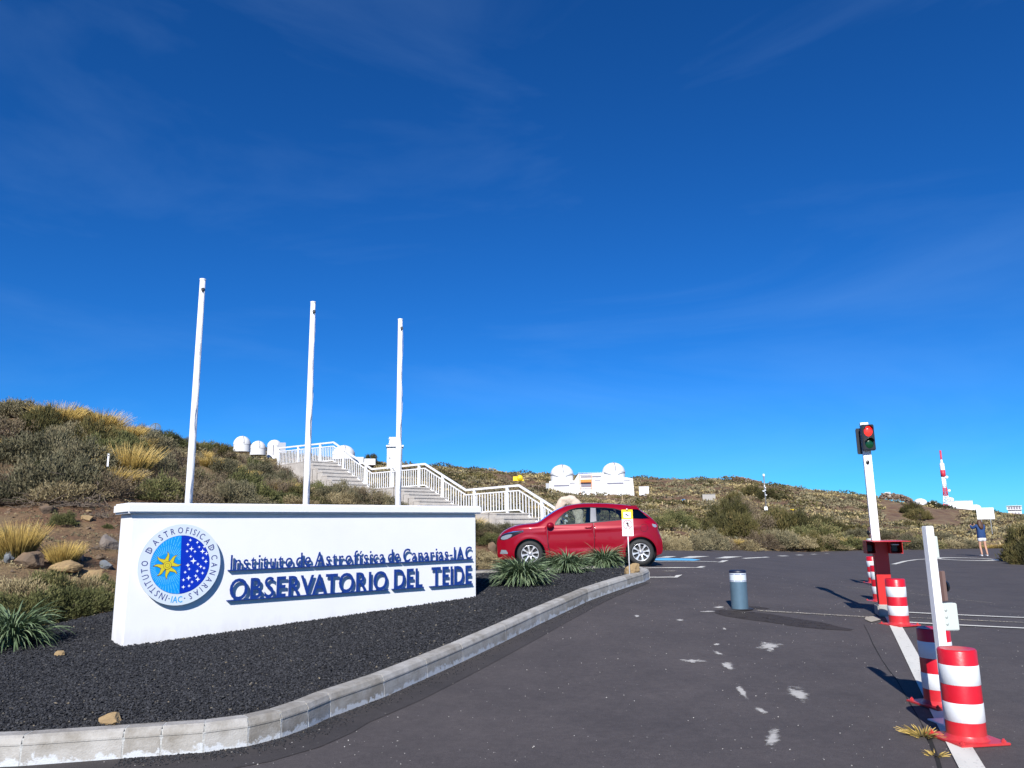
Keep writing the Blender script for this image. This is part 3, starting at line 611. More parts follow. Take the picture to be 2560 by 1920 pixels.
# ------------------------------------------------------------------ sign wall
WL = at(305, 1608, 8.6); WR = at(1191, 1507, 11.7); wd = Vector((WR.x - WL.x, WR.y - WL.y, 0)); WLEN = wd.length; wd.normalize(); wn = Vector((wd.y, -wd.x, 0))   # wn faces the camera
WANG = math.atan2(wd.y, wd.x); WZ0 = .18; WZT = 1.745; CZT = 1.86
sign = empty('sign_wall', (WL.x, WL.y, WZ0), WANG, 'long white rendered wall with a round emblem and blue raised lettering', 'sign')
def wallhit(u, v, off=0.0):
    d = ray(u, v); P0 = Vector((WL.x, WL.y, 0)) + wn * off; t = (P0 - O0).dot(wn) / d.dot(wn); p = O0 + d * t; q = p - WL
    return q.x * wd.x + q.y * wd.y, p.z - WZ0
MB().box(0, WLEN, 0, .48, 0, WZT - WZ0).build('wall_body', wallw, sign, .012)
MB().box(-.07, WLEN + .07, -.07, .55, WZT - WZ0 - .002, CZT - WZ0).build('coping', wallw, sign, .02)
GL = {}
def glyph(ch, offset=0.0, res=4):
    k = (ch, offset)
    if k in GL: return GL[k]
    cu = bpy.data.curves.new('g', 'FONT'); cu.body = ch; cu.size = 1; cu.extrude = .5; cu.offset = offset; cu.resolution_u = res
    o = bpy.data.objects.new('g', cu); C.objects.link(o); me = bpy.data.meshes.new_from_object(o.evaluated_get(bpy.context.evaluated_depsgraph_get()))
    v = np.array([q.co[:] for q in me.vertices]); polys = [tuple(p.vertices) for p in me.polygons]
    bpy.data.objects.remove(o); bpy.data.curves.remove(cu); bpy.data.meshes.remove(me); GL[k] = (v, polys); return GL[k]
def word(txt, s0, s1, zb, h, y0, y1, m, parent, offset=.012, gap=.11, name='letter', sep=True, slope=0.0):
    caps = glyph('H', offset)[0]; hc = caps[:, 1].max() - caps[:, 1].min(); sc = h / hc; items = []; x = 0; prev = ''
    for ch in txt:
        if ch == ' ': x += .3; continue
        v, f = glyph(ch, offset); x += KERN.get(prev + ch, 0); prev = ch; items.append((x - v[:, 0].min(), v, f)); x += v[:, 0].max() - v[:, 0].min() + gap
    tot = x - gap; sx = (s1 - s0) / tot
    for (dx, v, f) in items:
        X = s0 + (v[:, 0] + dx) * sx; Z = zb + v[:, 1] * sc + (X - s0) * slope; Y = y0 + (v[:, 2] + .5) * (y1 - y0)
        me = bpy.data.meshes.new(name); me.from_pydata(np.column_stack([X, Y, Z]).tolist(), [], [q[::-1] for q in f]); me.materials.append(m)
        bm_ = bmesh.new(); bm_.from_mesh(me); bmesh.ops.recalc_face_normals(bm_, faces=bm_.faces); bm_.to_mesh(me); bm_.free()
        link(name, me, parent)
KERN = {'RV': -.13, 'VA': -.20, 'AT': -.17, 'TO': -.06, 'RI': -.02}
OFFL = .042
def rowword(txt, u0, u1, vb, vt, gap=.11, offs=.012):
    s0, z0 = wallhit(u0, vb[0], OFFL); s1, z1 = wallhit(u1, vb[1], OFFL); _, zt = wallhit(u0, vt, OFFL)
    word(txt, s0, s1, z0, zt - z0, -OFFL - .006, -OFFL + .006, navy, sign, offs, gap, slope=(z1 - z0) / (s1 - s0))
    mb = MB(); sl = (z1 - z0) / (s1 - s0); a, b_ = s0 - .02, s1 + .02
    vs = [Vector((x, y, z0 + (x - s0) * sl + dz)) for dz in (-.012, -.001) for y in (-OFFL - .007, -.001) for x in (a, b_)]
    mb._add(vs, [(0, 2, 3, 1), (4, 5, 7, 6), (0, 1, 5, 4), (2, 6, 7, 3), (0, 4, 6, 2), (1, 3, 7, 5)]); mb.build('letter_rail', navy, sign)
def base1(u): return 1424.5 + (1396.5 - 1424.5) * (u - 577) / (1178 - 577)
def top1(u): return 1387.5 + (1366 - 1387.5) * (u - 577) / (1178 - 577)
def base2(u): return 1500 + (1458.5 - 1500) * (u - 577) / (1178 - 577)
def top2(u): return 1447 + (1412 - 1447) * (u - 577) / (1178 - 577)
for tx, a, b_ in [('Instituto', 576, 731), ('de', 740, 777), ('Astrofísica', 787, 961), ('de', 970, 999), ('Canarias-IAC', 1008, 1179)]:
    rowword(tx, a, b_, (base1(a), base1(b_)), top1(a), .17, .004)
for tx, a, b_ in [('OBSERVATORIO', 573, 968), ('DEL', 985, 1056), ('TEIDE', 1079, 1179)]:
    rowword(tx, a, b_, (base2(a), base2(b_)), top2(a), .13, .008)
# round emblem
EO = .065; ec, ez = wallhit(451, 1411, EO); _, eza = wallhit(451, 1310.5, EO); ER = eza - ez
def disc(mb, r, y0, y1, a0=0, a1=2 * PI, n=64):
    pts = [(ec + r * math.sin(a0 + (a1 - a0) * k / n), ez + r * math.cos(a0 + (a1 - a0) * k / n)) for k in range(n + (0 if abs(a1 - a0 - 2 * PI) < 1e-6 else 1))]; return flat(mb, pts, y0, y1)
def flat(mb, pts, y0, y1):
    n = len(pts); vs = [Vector((p[0], y0, p[1])) for p in pts] + [Vector((p[0], y1, p[1])) for p in pts]
    mb._add(vs, [tuple(range(n)), tuple(range(2 * n - 1, n - 1, -1))] + [(i, n + i, n + (i + 1) % n, (i + 1) % n) for i in range(n)]); return mb
emb = disc(MB(), ER, -EO, -EO + .02).build('emblem_disc', discw, sign)
disc(MB(), .10, -EO + .022, 0).build('emblem_bracket', grey, emb)
RI = .716 * ER; tilt = R(-1.5)
disc(MB(), RI * 1.008, -EO - .0018, -EO - .0002).build('emblem_outline', navyt, emb)
disc(MB(), RI, -EO - .0030, -EO - .0019, PI + tilt, 2 * PI + tilt).build('sky_half', skyb, emb)
disc(MB(), RI, -EO - .0030, -EO - .0019, tilt, PI + tilt).build('night_half', deepb, emb)
def E_(zx, zy): return ec + (zx - 803) / 670 * ER, ez - (zy - 805) / 670 * ER
ST = [(940, 405, 26), (1058, 445, 26), (903, 478, 28), (1095, 525, 24), (1178, 522, 25), (967, 550, 40), (1155, 600, 42), (897, 590, 24), (1027, 598, 25), (1223, 640, 32), (962, 678, 25), (1170, 713, 26), (1012, 755, 52), (1223, 772, 32), (925, 822, 35), (1090, 810, 28),
      (1140, 855, 30), (1197, 882, 26), (950, 888, 24), (1087, 927, 28), (887, 937, 26), (1177, 965, 26), (1065, 1007, 30), (950, 1035, 40), (867, 1063, 28), (1103, 1065, 40), (1010, 1105, 26), (965, 1167, 26), (873, 1180, 32)]
for (zx, zy, r_) in ST:
    cx, cz = E_(zx, zy); rr_ = r_ / 670 * ER * 1.05; pts = []
    for k in range(8): a = k * PI / 4; q = rr_ if k % 2 == 0 else rr_ * .33; pts.append((cx + q * math.sin(a), cz + q * math.cos(a)))
    flat(MB(), pts, -EO - .0042, -EO - .0031).build('star', starw, emb)
sx_, sz_ = E_(590, 812); mb = MB()
rs = np.random.RandomState(4)
for k in range(56):     # fine pale rays behind the sun, kept inside the sky half
    a = 2 * PI * k / 56; d = Vector((math.sin(a), math.cos(a))); L_ = 0.02
    while True:
        x, z = sx_ + d.x * L_, sz_ + d.y * L_; dx, dz = x - ec, z - ez
        if dx * dx + dz * dz > (RI * .985) ** 2 or (dx * math.cos(tilt) - dz * math.sin(tilt)) > -.004: break
        L_ += .004
    r0 = .13; 
    while r0 < L_ - .02:
        r1 = min(L_, r0 + .05 + .05 * rs.rand()); n = Vector((d.y, -d.x)) * .0011
        flat(mb, [(sx_ + d.x * r0 + n.x, sz_ + d.y * r0 + n.y), (sx_ + d.x * r1 + n.x, sz_ + d.y * r1 + n.y), (sx_ + d.x * r1 - n.x, sz_ + d.y * r1 - n.y), (sx_ + d.x * r0 - n.x, sz_ + d.y * r0 - n.y)], -EO - .0040, -EO - .0031); r0 = r1 + .012
mb.build('fine_rays', paleb, emb)
def sunray(k, r0, r1, w, grow):
    a = k * PI / 4 - .04; L_ = []; Rr = []
    for i in range(9):
        t_ = i / 8; r_ = r0 + (r1 - r0) * t_; sway = .009 * math.sin(t_ * 2 * PI) * (1 if k % 2 else -1); ww = w * (1 - t_) ** .8 * (1 + .25 * math.sin(t_ * PI)) + grow * (1 - t_ * .6)
        d = Vector((math.sin(a), math.cos(a))); n = Vector((d.y, -d.x)); p = Vector((sx_, sz_)) + d * r_ + n * sway
        L_.append(p + n * ww); Rr.append(p - n * ww)
    return [(p.x, p.y) for p in L_] + [(p.x, p.y) for p in Rr[::-1]]
k1 = ER / .5
mb = MB(); [flat(mb, sunray(k, .02 * k1, .170 * k1, .027 * k1, .0050), -EO - .0050 - k * .0002, -EO - .0041) for k in range(8)]; mb.build('sun_outline', suno, emb)
mb = MB(); [flat(mb, sunray(k, .02 * k1, .162 * k1, .025 * k1, 0), -EO - .0070 - k * .0002, -EO - .0067) for k in range(8)]; mb.build('sun_rays', sunny, emb)
def circ(r_): return [(sx_ + r_ * math.cos(a), sz_ + r_ * math.sin(a)) for a in np.linspace(0, 2 * PI, 29)[:-1]]
mb = MB(); flat(mb, circ(.050 * k1), -EO - .0092, -EO - .0088); mb.build('sun_rim', suno, emb); mb = MB(); flat(mb, circ(.046 * k1), -EO - .0097, -EO - .0093); mb.build('sun_face', sunny, emb)
mb = MB(); flat(mb, circ(.028 * k1), -EO - .0102, -EO - .0098); flat(mb, circ(.0022), -EO - .0112, -EO - .0108); mb.build('sun_ring', suno, emb); mb = MB(); flat(mb, circ(.024 * k1), -EO - .0107, -EO - .0103); mb.build('sun_centre', sunny, emb)
# lettering round the rim
def ringtext(txt, a0, a1, m, rmid=.853, cap=.160, inward=False, wf=.62, name='ring_lettering', offset=.004):
    V = []; Fc = []; hc = .73; items = []; x = 0
    for ch in txt:
        if ch == ' ': x += .22; items.append(None); continue
        v, f = glyph(ch, offset, 2); wdt = v[:, 0].max() - v[:, 0].min(); items.append((x + wdt / 2, v, f, (v[:, 0].max() + v[:, 0].min()) / 2)); x += wdt + .17
    tot = x - .17
    for it in items:
        if it is None: continue
        xc, v, f, mid = it; a = a0 + (a1 - a0) * (xc / tot if tot > xc * 1.01 else 0); d = Vector((math.sin(a), math.cos(a))); tg = Vector((math.cos(a), -math.sin(a)))
        if inward: d2, tg2 = -d, -tg
        else: d2, tg2 = d, tg
        s_ = cap * ER / hc; k0 = len(V); wsc = s_ * wf * 1.25
        for q in v:
            o = Vector((ec, ez)) + d * rmid * ER + tg2 * ((q[0] - mid) * wsc) + d2 * ((q[1] - hc / 2) * s_)
            V.append((o.x, -EO - .0003 - (q[2] + .5) * .0012, o.y))
        Fc += [tuple(k0 + i for i in p) for p in f]
    me = bpy.data.meshes.new(name); me.from_pydata(V, [], Fc); me.materials.append(m); bm_ = bmesh.new(); bm_.from_mesh(me); bmesh.ops.recalc_face_normals(bm_, faces=bm_.faces); bm_.to_mesh(me); bm_.free(); return link(name, me, emb)
ringtext('INSTITUTO', R(199), R(279), navyt); [ringtext('D', R(a_), R(a_ + .01), navyt, wf=.8) and ringtext('E', R(a_), R(a_ + .01), navyt, cap=.085, wf=.6) for a_ in (296, 62.5)]; ringtext('ASTROFISICA', R(306), R(414), navyt); ringtext('CANARIAS', R(75), R(163), navyt)
ringtext('IAC', R(191), R(174), iacb, inward=True, wf=.62, offset=.012)
mb = MB()
for a in (R(195), R(169.5)): cx, cz = ec + .85 * ER * math.sin(a), ez + .85 * ER * math.cos(a); flat(mb, [(cx + .007 * math.cos(q), cz + .007 * math.sin(q)) for q in np.linspace(0, 2 * PI, 11)[:-1]], -EO - .0014, -EO - .0003)
mb.build('ring_dots', navyt, emb)

# ------------------------------------------------------------------ flagpoles
for k, (ub, ut, vt, Y) in enumerate([(471, 504, 697, 9.9), (765, 779, 754, 11.0), (995, 1006, 797, 11.96)]):
    B = at(ub, 1262, Y); zt = at(ut, vt, Y).z; z0 = float(bedz(B.x, B.y)) - .05
    f = empty('flagpole', (B.x, B.y, z0), 0, ['tallest looking white flagpole, left of the three behind the sign wall', 'white flagpole in the middle of the three behind the sign wall', 'white flagpole nearest the stairs, right of the three'][k], 'flagpole', 'flagpoles behind the sign wall')
    h = zt - z0; MB().tube([(0, 0, 0), (0, 0, h * .5), (0, 0, h - .02)], [.050, .046, .036], 16).build('pole', whitem, f)
    MB().lathe([(0, h - .005), (.041, h - .005), (.041, h - .02), (.036, h - .03)], 16).build('cap', whitem, f)
    MB().box(.010, .05, -.065, -.02, h - .19, h - .145).build('pulley', black, f, .006)
    pts = [(.045 + .018 * math.sin(i * .9) * (1 - abs(i / 24 - .5)), -.045 - .006 * math.sin(i * 1.7), h - .2 - (h - 1.2) * i / 24) for i in range(25)]
    MB().tube(pts, .0035, 5).build('halyard', mat('cord', (.45, .46, .48), .8), f)

# ------------------------------------------------------------------ outside stairs with railing
SF = at(1297, 1212, 28.0); SA = at(695, 1119, 41.0); sc_ = Vector((SA.x - SF.x, SA.y - SF.y, 0)).normalized(); sn = Vector((sc_.y, -sc_.x, 0)); sn = sn if sn.y < 0 else -sn   # sn: across the steps, towards the camera and left
if sn.x > 0: sn = -sn
SANG = math.atan2(sc_.y, sc_.x)
def stairhit(u, v):
    d = ray(u, v); nrm = Vector((sc_.y, -sc_.x, 0)); t = (Vector((SF.x, SF.y, 0)) - O0).dot(nrm) / d.dot(nrm); p = O0 + d * t; return (p - SF).x * sc_.x + (p - SF).y * sc_.y, p.z
RP = [stairhit(*q) for q in [(1418, 1287), (1297, 1211), (1165, 1223), (1062, 1157.5), (930, 1171), (834, 1104), (695, 1119)]]   # rail top, from the foot upwards
RH = 1.04
rail = empty('stair_railing', (SF.x, SF.y, RP[1][1] - RH), SANG, 'white metal railing with thin balusters running up the concrete stairs', 'railing')
ZR = RP[1][1] - RH
def railz(s):
    for (a, za), (b_, zb) in zip(RP[:-1], RP[1:]):
        if a <= s <= b_: return za + (zb - za) * (s - a) / (b_ - a)
    return RP[0][1] if s < RP[0][0] else RP[-1][1]
def strip_rail(name, dz, hh, wdt):
    mb = MB(); n = len(RP); vs = []
    for (s, z) in RP:
        z = z - ZR + dz
        for (y, zz) in ((-wdt / 2, -hh), (wdt / 2, -hh), (wdt / 2, 0), (-wdt / 2, 0)): vs.append(Vector((s, y, z + zz)))
    fs = [(0, 1, 2, 3), tuple(4 * (n - 1) + q for q in (3, 2, 1, 0))]
    for i in range(n - 1): fs += [(4 * i + q, 4 * i + (q + 1) % 4, 4 * (i + 1) + (q + 1) % 4, 4 * (i + 1) + q) for q in range(4)]
    mb._add(vs, fs); return mb.build(name, whitem, rail, weld=False)
strip_rail('handrail', 0, .075, .07); strip_rail('upper_rail', -.20, .045, .045); strip_rail('bottom_rail', -.90, .045, .045)
bm0 = MB().box(-.014, .014, -.014, .014, 0, 1).build('baluster', whitem, rail)
pm0 = MB().box(-.045, .045, -.045, .045, 0, 1).build('post', whitem, rail)
first = [True, True]
def vert(proto, s, zb, zt, k):
    o = proto if first[k] else proto.copy()
    if not first[k]: C.objects.link(o); o.parent = rail
    first[k] = False; o.location = (s, 0, zb - ZR); o.scale = (1, 1, zt - zb)
posts = [RP[0][0] + .9, RP[1][0] - 1.4, RP[1][0] + .55, RP[2][0] - 1.1, RP[2][0] - .35 + .2, RP[3][0] - 1.35, RP[3][0] + .35, RP[4][0] - .9, RP[4][0] + 1.0, RP[5][0] - .8, RP[5][0] + .75, RP[6][0] - 1.8, RP[6][0] - .03]
PU = [(1355, 1250), (1268, 1214), (1186, 1222), (1107, 1185), (1048, 1159), (980, 1166), (915, 1162), (859, 1122), (801, 1108), (746, 1113), (697, 1119)]
for (u, v) in PU:
    s, _ = stairhit(u, v); z = railz(s); vert(pm0, s, z - RH - (.12 if railz(s + .1) > z + .02 else 0), z - .03, 1)
s = RP[0][0] + .1
while s < RP[-1][0] - .1:
    z = railz(s); vert(bm0, s, z - .92, z - .215, 0); s += .155
stairs = empty('stairs', (SF.x, SF.y, ZR), SANG, 'pale concrete stairs with landings climbing the slope behind the sign', 'stairs')
sgn = 1 if (Vector((-sc_.y, sc_.x, 0)).dot(sn) > 0) else -1     # local y of the steps' side
SW = 1.6
def stepbox(name, s0, s1, zt, th):
    a, b_ = (0.12 * sgn * -1, SW * sgn); y0, y1 = min(a, b_), max(a, b_)
    mb = MB(); mb.box(s0 + .03, s1, y0, y1, zt - th, zt - .05); mb.box(s0, s1, y0 - .01, y1 + .01, zt - .0499, zt); return mb.build(name, stepc, stairs)
def flight(sa, za, sb, zb, n):
    for i in range(n):
        zt = za + (zb - za) * (i + 1) / n; s0 = sa + (sb - sa) * i / n; stepbox('step', s0, sa + (sb - sa) * (i + 1) / n + .1, zt - ZR, (zb - za) / n + .9)
LZ = [p[1] - RH for p in RP]
flight(RP[0][0], LZ[1] - 6 * .165 - .02, RP[1][0] - .15, LZ[1], 6); stepbox('landing', RP[1][0] - .15, RP[2][0] - .1, LZ[1] - ZR, 1.2)
flight(RP[2][0] - .1, LZ[1], RP[3][0] - .1, LZ[3], 8); stepbox('landing', RP[3][0] - .1, RP[4][0] - .1, LZ[3] - ZR, .9)
flight(RP[4][0] - .1, LZ[3], RP[5][0] - .1, LZ[5], 8); stepbox('landing', RP[5][0] - .1, RP[6][0] - 1.6, LZ[5] - ZR, 2.6)

# ------------------------------------------------------------------ bollards, posts, signal
bol = empty('bollard', (0, 0, 0), 0, 'x', 'bollard', 'red and white striped bollards')
BH, BR = .612, .126
MB().lathe([(0, BH - .012), (BR - .03, BH - .004), (BR - .008, BH), (BR, BH - .012), (BR, .01)], 40).build('cylinder', redp, bol)
for a, b_ in ((.17, .385), (.58, .785)): MB().lathe([(BR + .0005, BH * (1 - a)), (BR + .002, BH * (1 - a) - .002), (BR + .002, BH * (1 - b_) + .002), (BR + .0005, BH * (1 - b_))], 40).build('white_band', whiteband, bol)
MB().lathe([(BR, .045), (BR + .012, .022), (BR + .02, .0155)], 40).build('weld_collar', redp, bol)
MB().box(-.185, .185, -.185, .185, .0, .016).build('base_plate', redp, bol, .003)
b0 = None
for sx2 in (-1, 1):
    for sy2 in (-1, 1):
        T_ = Matrix.Translation((sx2 * .155, sy2 * .155, .016)); MB().lathe([(0, .022), (.008, .022), (.008, .012), (.016, .012), (.016, 0)], 6, T_, smooth=False).build('bolt', redp, bol)
BP = [((2418, 1850), 'red and white bollard nearest the camera, bottom right', R(8)), ((2354, 1763), 'red and white bollard half hidden by the white barrier post', R(10)), ((2249, 1563), 'red and white bollard in front of the red signal housing', R(20)),
      ((2203, 1504), 'red and white bollard half hidden behind the left side of the signal post', R(22)), ((2186, 1458), 'farthest red and white bollard, beyond the signal post', R(22))]
for k, (q, lb, rz) in enumerate(BP):
    o = bol if k == 0 else copy_tree(bol); p = groad(*q); o.location = p + Vector((0, 0, .002)); o.rotation_euler = (0, 0, rz); o['label'] = lb
# steel bollard
p = groad(1850, 1522); BH2 = .565
s_b = empty('steel_bollard', p, R(5), 'blue grey retractable steel bollard with white reflective band, in mid lane', 'bollard')
MB().lathe([(.124, 0), (.124, BH2 - .165)], 40).build('cylinder', bluegrey, s_b); MB().lathe([(0, BH2), (.117, BH2), (.124, BH2 - .008), (.124, BH2 - .04)], 40).build('cap', mat('dark_navy_cap', (.008, .012, .035), .5), s_b)
MB().lathe([(.1235, BH2 - .04), (.1235, BH2 - .165)], 40).build('reflective_band', mat('band_pale', (.58, .64, .68), .4), s_b)
mb = MB()
for z in (.052, .148):
    for a in np.arange(0, 2 * PI, PI / 4): mb.lathe([(.1255, BH2 - z), (.1255, BH2 - z - .007)], 8, None, True, a + .06, a + PI / 4 - .06)
mb.build('dash_marks', navyt, s_b); MB().lathe([(.124, .006), (.19, .006), (.195, 0)], 32).build('floor_ring', mat('floor_ring', (.05, .05, .055), .6, metal=.5), s_b)

def barrier_post(u, v, Y, htop, w, ang, lb, side=1):
    p = at(u, v, Y); z0 = float(zroad(p.x, p.y)); e_ = empty('barrier_post', (p.x, p.y, z0), ang, lb, 'post', 'white barrier posts')
    h = htop - z0
    MB().box(-w / 2, w / 2, -w / 2, w / 2, 0, h).build('post', whitem, e_, .006); MB().box(-.11, .11, -.11, .11, 0, .012).build('foot_plate', whitem, e_, .002)
    a = w / 2 + .001
    def B(name, x0, x1, y0, y1, z0_, z1_, m, bev=.004): return MB().box(min(x0 * side, x1 * side), max(x0 * side, x1 * side), y0, y1, z0_, z1_).build(name, m, e_, bev)
    B('small_box', a, a + .035, -.01, .05, h - .25, h - .08, lgrey)
    B('sensor_housing', a, a + .045, .00, .10, h - .58, h - .35, brownw); B('sensor_cover', a + .046, a + .085, .02, .085, h - .58, h - .35, mat('brown_cover', (.16, .10, .085), .5))
    T_ = Matrix.Translation(((a + .086) * side, .055, h - .47)) @ Matrix.Rotation(PI / 2, 4, 'Y'); MB().lathe([(0, .02 * side), (.042, .02 * side), (.048, .0)], 20, T_).build('sensor_eye', black, e_)
    jb = B('junction_box', a + .005, a + .145, .01, .075, h - .80, h - .595, lgrey, .006)
    for k in range(3):
        T_ = Matrix.Translation(((a + .045) * side, .01, h - .645 - k * .052)) @ Matrix.Rotation(PI / 2, 4, 'X'); MB().lathe([(0, .006), (.009, .006), (.012, 0)], 12, T_).build('screw', mat('screw_grey', (.4, .44, .42), .4), jb)
    return e_
pz = at(2318, 1315, 6.14).z
barrier_post(2376, 1812, 6.14, pz, .064, R(6), 'tall white barrier post behind the nearest striped bollard, grey box on its right', 1)
barrier_post(2196, 1400, 17.0, at(2176, 1277, 17.0).z, .088, R(14), 'distant white barrier post left of the signal pole, grey box on its left', -1)

# signal post: concrete foot, red column with two intercom hoods, white pole, lights
p = groad(2216, 1540); SY = p.y
sig = empty('signal_post', p, R(-15), 'white pole with red and green traffic light on a red steel column', 'traffic light')
MB().box(-.16, .20, -.16, .24, 0, .17).build('concrete_foot', concrete, sig, .02)
def W_(n): return M_(n, SY)
cx0, cx1 = -.115, .135; hT = at(2200, 1353, SY).z - p.z; hw = .22
MB().box(cx0, cx1, -.09, .10, .10, hT).build('column', redp2, sig, .004)
for sx2, nm in ((1, 'r'), (-1, 'l')):
    x0, x1 = (cx1 + .001, cx1 + .215) if sx2 > 0 else (cx0 - .16, cx0 - .001); mb = MB(); y0, y1 = -.30, .08; z1, z0 = hT + .005, hT - .175
    for (a, b_, c, d) in ((x0, x1, z1 - .008, z1), (x0, x1, z0, z0 + .008), (x0, x0 + .008, z0 + .0081, z1 - .0081), (x1 - .008, x1, z0 + .0081, z1 - .0081)): mb.box(a, b_, y0, y1, c, d)
    mb.box(x0 + .0082, x1 - .0082, y1 - .01, y1, z0 + .0082, z1 - .0082)
    hd = mb.build('intercom_hood', redp2, sig)
    MB().box((x0 + x1) / 2 - .05, (x0 + x1) / 2 + .05, -.12, .06, z0 + .03, z0 + .12).build('intercom', black, hd, .01)
    if sx2 > 0: MB().box((x0 + x1) / 2 - .075, (x0 + x1) / 2 + .055, -.27, -.02, z0 + .122, z0 + .135).build('camera_shield', whitem, hd, .004)
MB().box(cx0 - .162, cx1 + .217, -.98, .095, hT + .006, hT + .014).build('hood_plate', redp2, sig, .002)
pw = .148; hP = at(2170, 1054, SY).z - p.z
MB().box(-pw / 2 - .02, pw / 2 - .02, .115, .115 + .10, .17, hP).build('pole', whitem, sig, .005)
MB().lathe([(0, .02), (.03, .02), (.03, 0)], 12, Matrix.Translation((-.03, .114, hP - .62)) @ Matrix.Rotation(PI / 2, 4, 'X')).build('cable_gland', black, sig)
sig.scale = (.78, .78, 1)
def head(name, x, y, z, rz, lamps=True):
    T_ = Matrix.Translation((x, y, z)) @ rotz(rz); H_ = MB().box(-.115, .115, 0, .12, -.20, .20, T_).build(name, black, sig, .012)
    if lamps:
        for dz, g in ((.095, glassr), (-.095, glassg)):
            T2 = T_ @ Matrix.Translation((0, -.001, dz)) @ Matrix.Rotation(PI / 2, 4, 'X'); MB().lathe([(0, .022), (.04, .018), (.072, .004), (.078, 0)], 24, T2).build('lens', g, H_)
            T3 = T_ @ Matrix.Translation((0, -.001, dz)) @ Matrix.Rotation(PI / 2, 4, 'X'); MB().lathe([(.085, 0), (.088, .09), (.084, .09), (.081, 0)], 24, T3, True, R(20), R(160)).build('visor', black, H_)
    return H_
head('signal_head', -.005 + .02, -.012, hP - .245, R(6)); head('rear_signal_head', -.05, .225 + .12, hP - .28, PI + R(4))
MB().box(-.17, .05, .217, .224, hP - .48, hP - .08).build('head_bracket', black, sig)

# small warning sign on a thin post by the boulder
p = at(1573, 1410, 14.3); p.z = float(bedz(p.x, p.y)); zt = at(1569, 1274, 14.3).z - p.z; zb = at(1571, 1340, 14.3).z - p.z; w = .205
ws = empty('warning_sign', p, R(-4), 'small upright white and yellow warning sign on a thin post beside the car', 'sign')
MB().tube([(0, 0, -.05), (0, 0, zt + .02)], .011, 8).build('post', whitem, ws)
zy = zt - (zt - zb) * .36
MB().box(-w / 2, w / 2, -.022, -.014, zb, zy).build('sign_plate', mat('sign_white', (.82, .80, .80), .5), ws); ys = MB().box(-w / 2, w / 2, -.022, -.014, zy + .0005, zt).build('yellow_plate', yellow, ws)
def bx2(mb, x0, x1, z0, z1, y=-.0245): mb.box(x0, x1, y, -.0221, z0, z1); return mb
bx2(MB(), -w * .33, w * .33, zy + .025, zt - .045).build('white_panel', mat('sign_white', (.82, .80, .80), .5), ws)
mb = MB(); zc = (zy + zt) / 2 - .008
mb.prism([(-.035, .02), (.01, .0), (.032, -.018), (.028, -.026), (.0, -.018), (-.03, .0)], .0246, .026, Matrix.Translation((0, 0, zc)) @ Matrix.Rotation(PI / 2, 4, 'X')); mb.box(-.004, .0, -.026, -.0246, zc, zc + .025); mb.box(-.022, -.006, -.026, -.0246, zc - .004, zc + .012); mb.build('camera_pictogram', black, ws)
sr = mat('sign_red', (.62, .06, .09), .5); zc2 = zy - .105 * (zt - zb) / .5
T_ = Matrix.Translation((0, -.0222, zc2)) @ Matrix.Rotation(PI / 2, 4, 'X'); mb = MB(); mb.lathe([(.075, 0), (.075, .002), (.086, .002), (.086, 0)], 32, T_)
T2 = Matrix.Translation((0, -.0223, zc2)) @ Matrix.Rotation(R(42), 4, 'Y'); mb.box(-.078, .078, -.0028, 0, -.004, .004, T2); mb.build('prohibition_ring', sr, ws)
mb = MB()
def limb(pts, r_): 
    for a, b_ in zip(pts[:-1], pts[1:]):
        d = Vector((b_[0] - a[0], 0, b_[1] - a[1])); n = Vector((-d.z, 0, d.x)).normalized() * r_
        A = Vector((a[0], -.0262, zc2 + a[1])); B = Vector((b_[0], -.0262, zc2 + b_[1])); k = Vector((0, .001, 0))
        mb._add([A + n, A - n, B - n, B + n, A + n + k, A - n + k, B - n + k, B + n + k], [(0, 1, 2, 3), (7, 6, 5, 4), (0, 4, 5, 1), (1, 5, 6, 2), (2, 6, 7, 3), (3, 7, 4, 0)])
limb([(-.008, .042), (.004, .0)], .011); limb([(.004, .0), (-.012, -.03), (-.02, -.062)], .006); limb([(.004, 0), (.018, -.03), (.026, -.062)], .006); limb([(-.006, .038), (.02, .018), (.026, -.004)], .004); limb([(-.01, .036), (-.024, .012)], .004); limb([(-.014, .062), (-.008, .050)], .008)
mb.build('walking_figure', black, ws)
mb = MB(); sm = mat('sign_pink', (.75, .38, .42), .6)
for r_, xs in enumerate([(-.85, .85), (-.8, .8), (-.85, -.2), (.3, .85)]):
    z = zb + .085 - min(r_, 2) * .026; mb.box(xs[0] * w / 2, xs[1] * w / 2, -.0242, -.0222, z, z + (.012 if r_ < 2 else .017))
mb.build('small_print', sm, ws); MB().box(-.018, .018, -.024, -.0222, zt - .022, zt - .006).build('top_mark', black, ws)

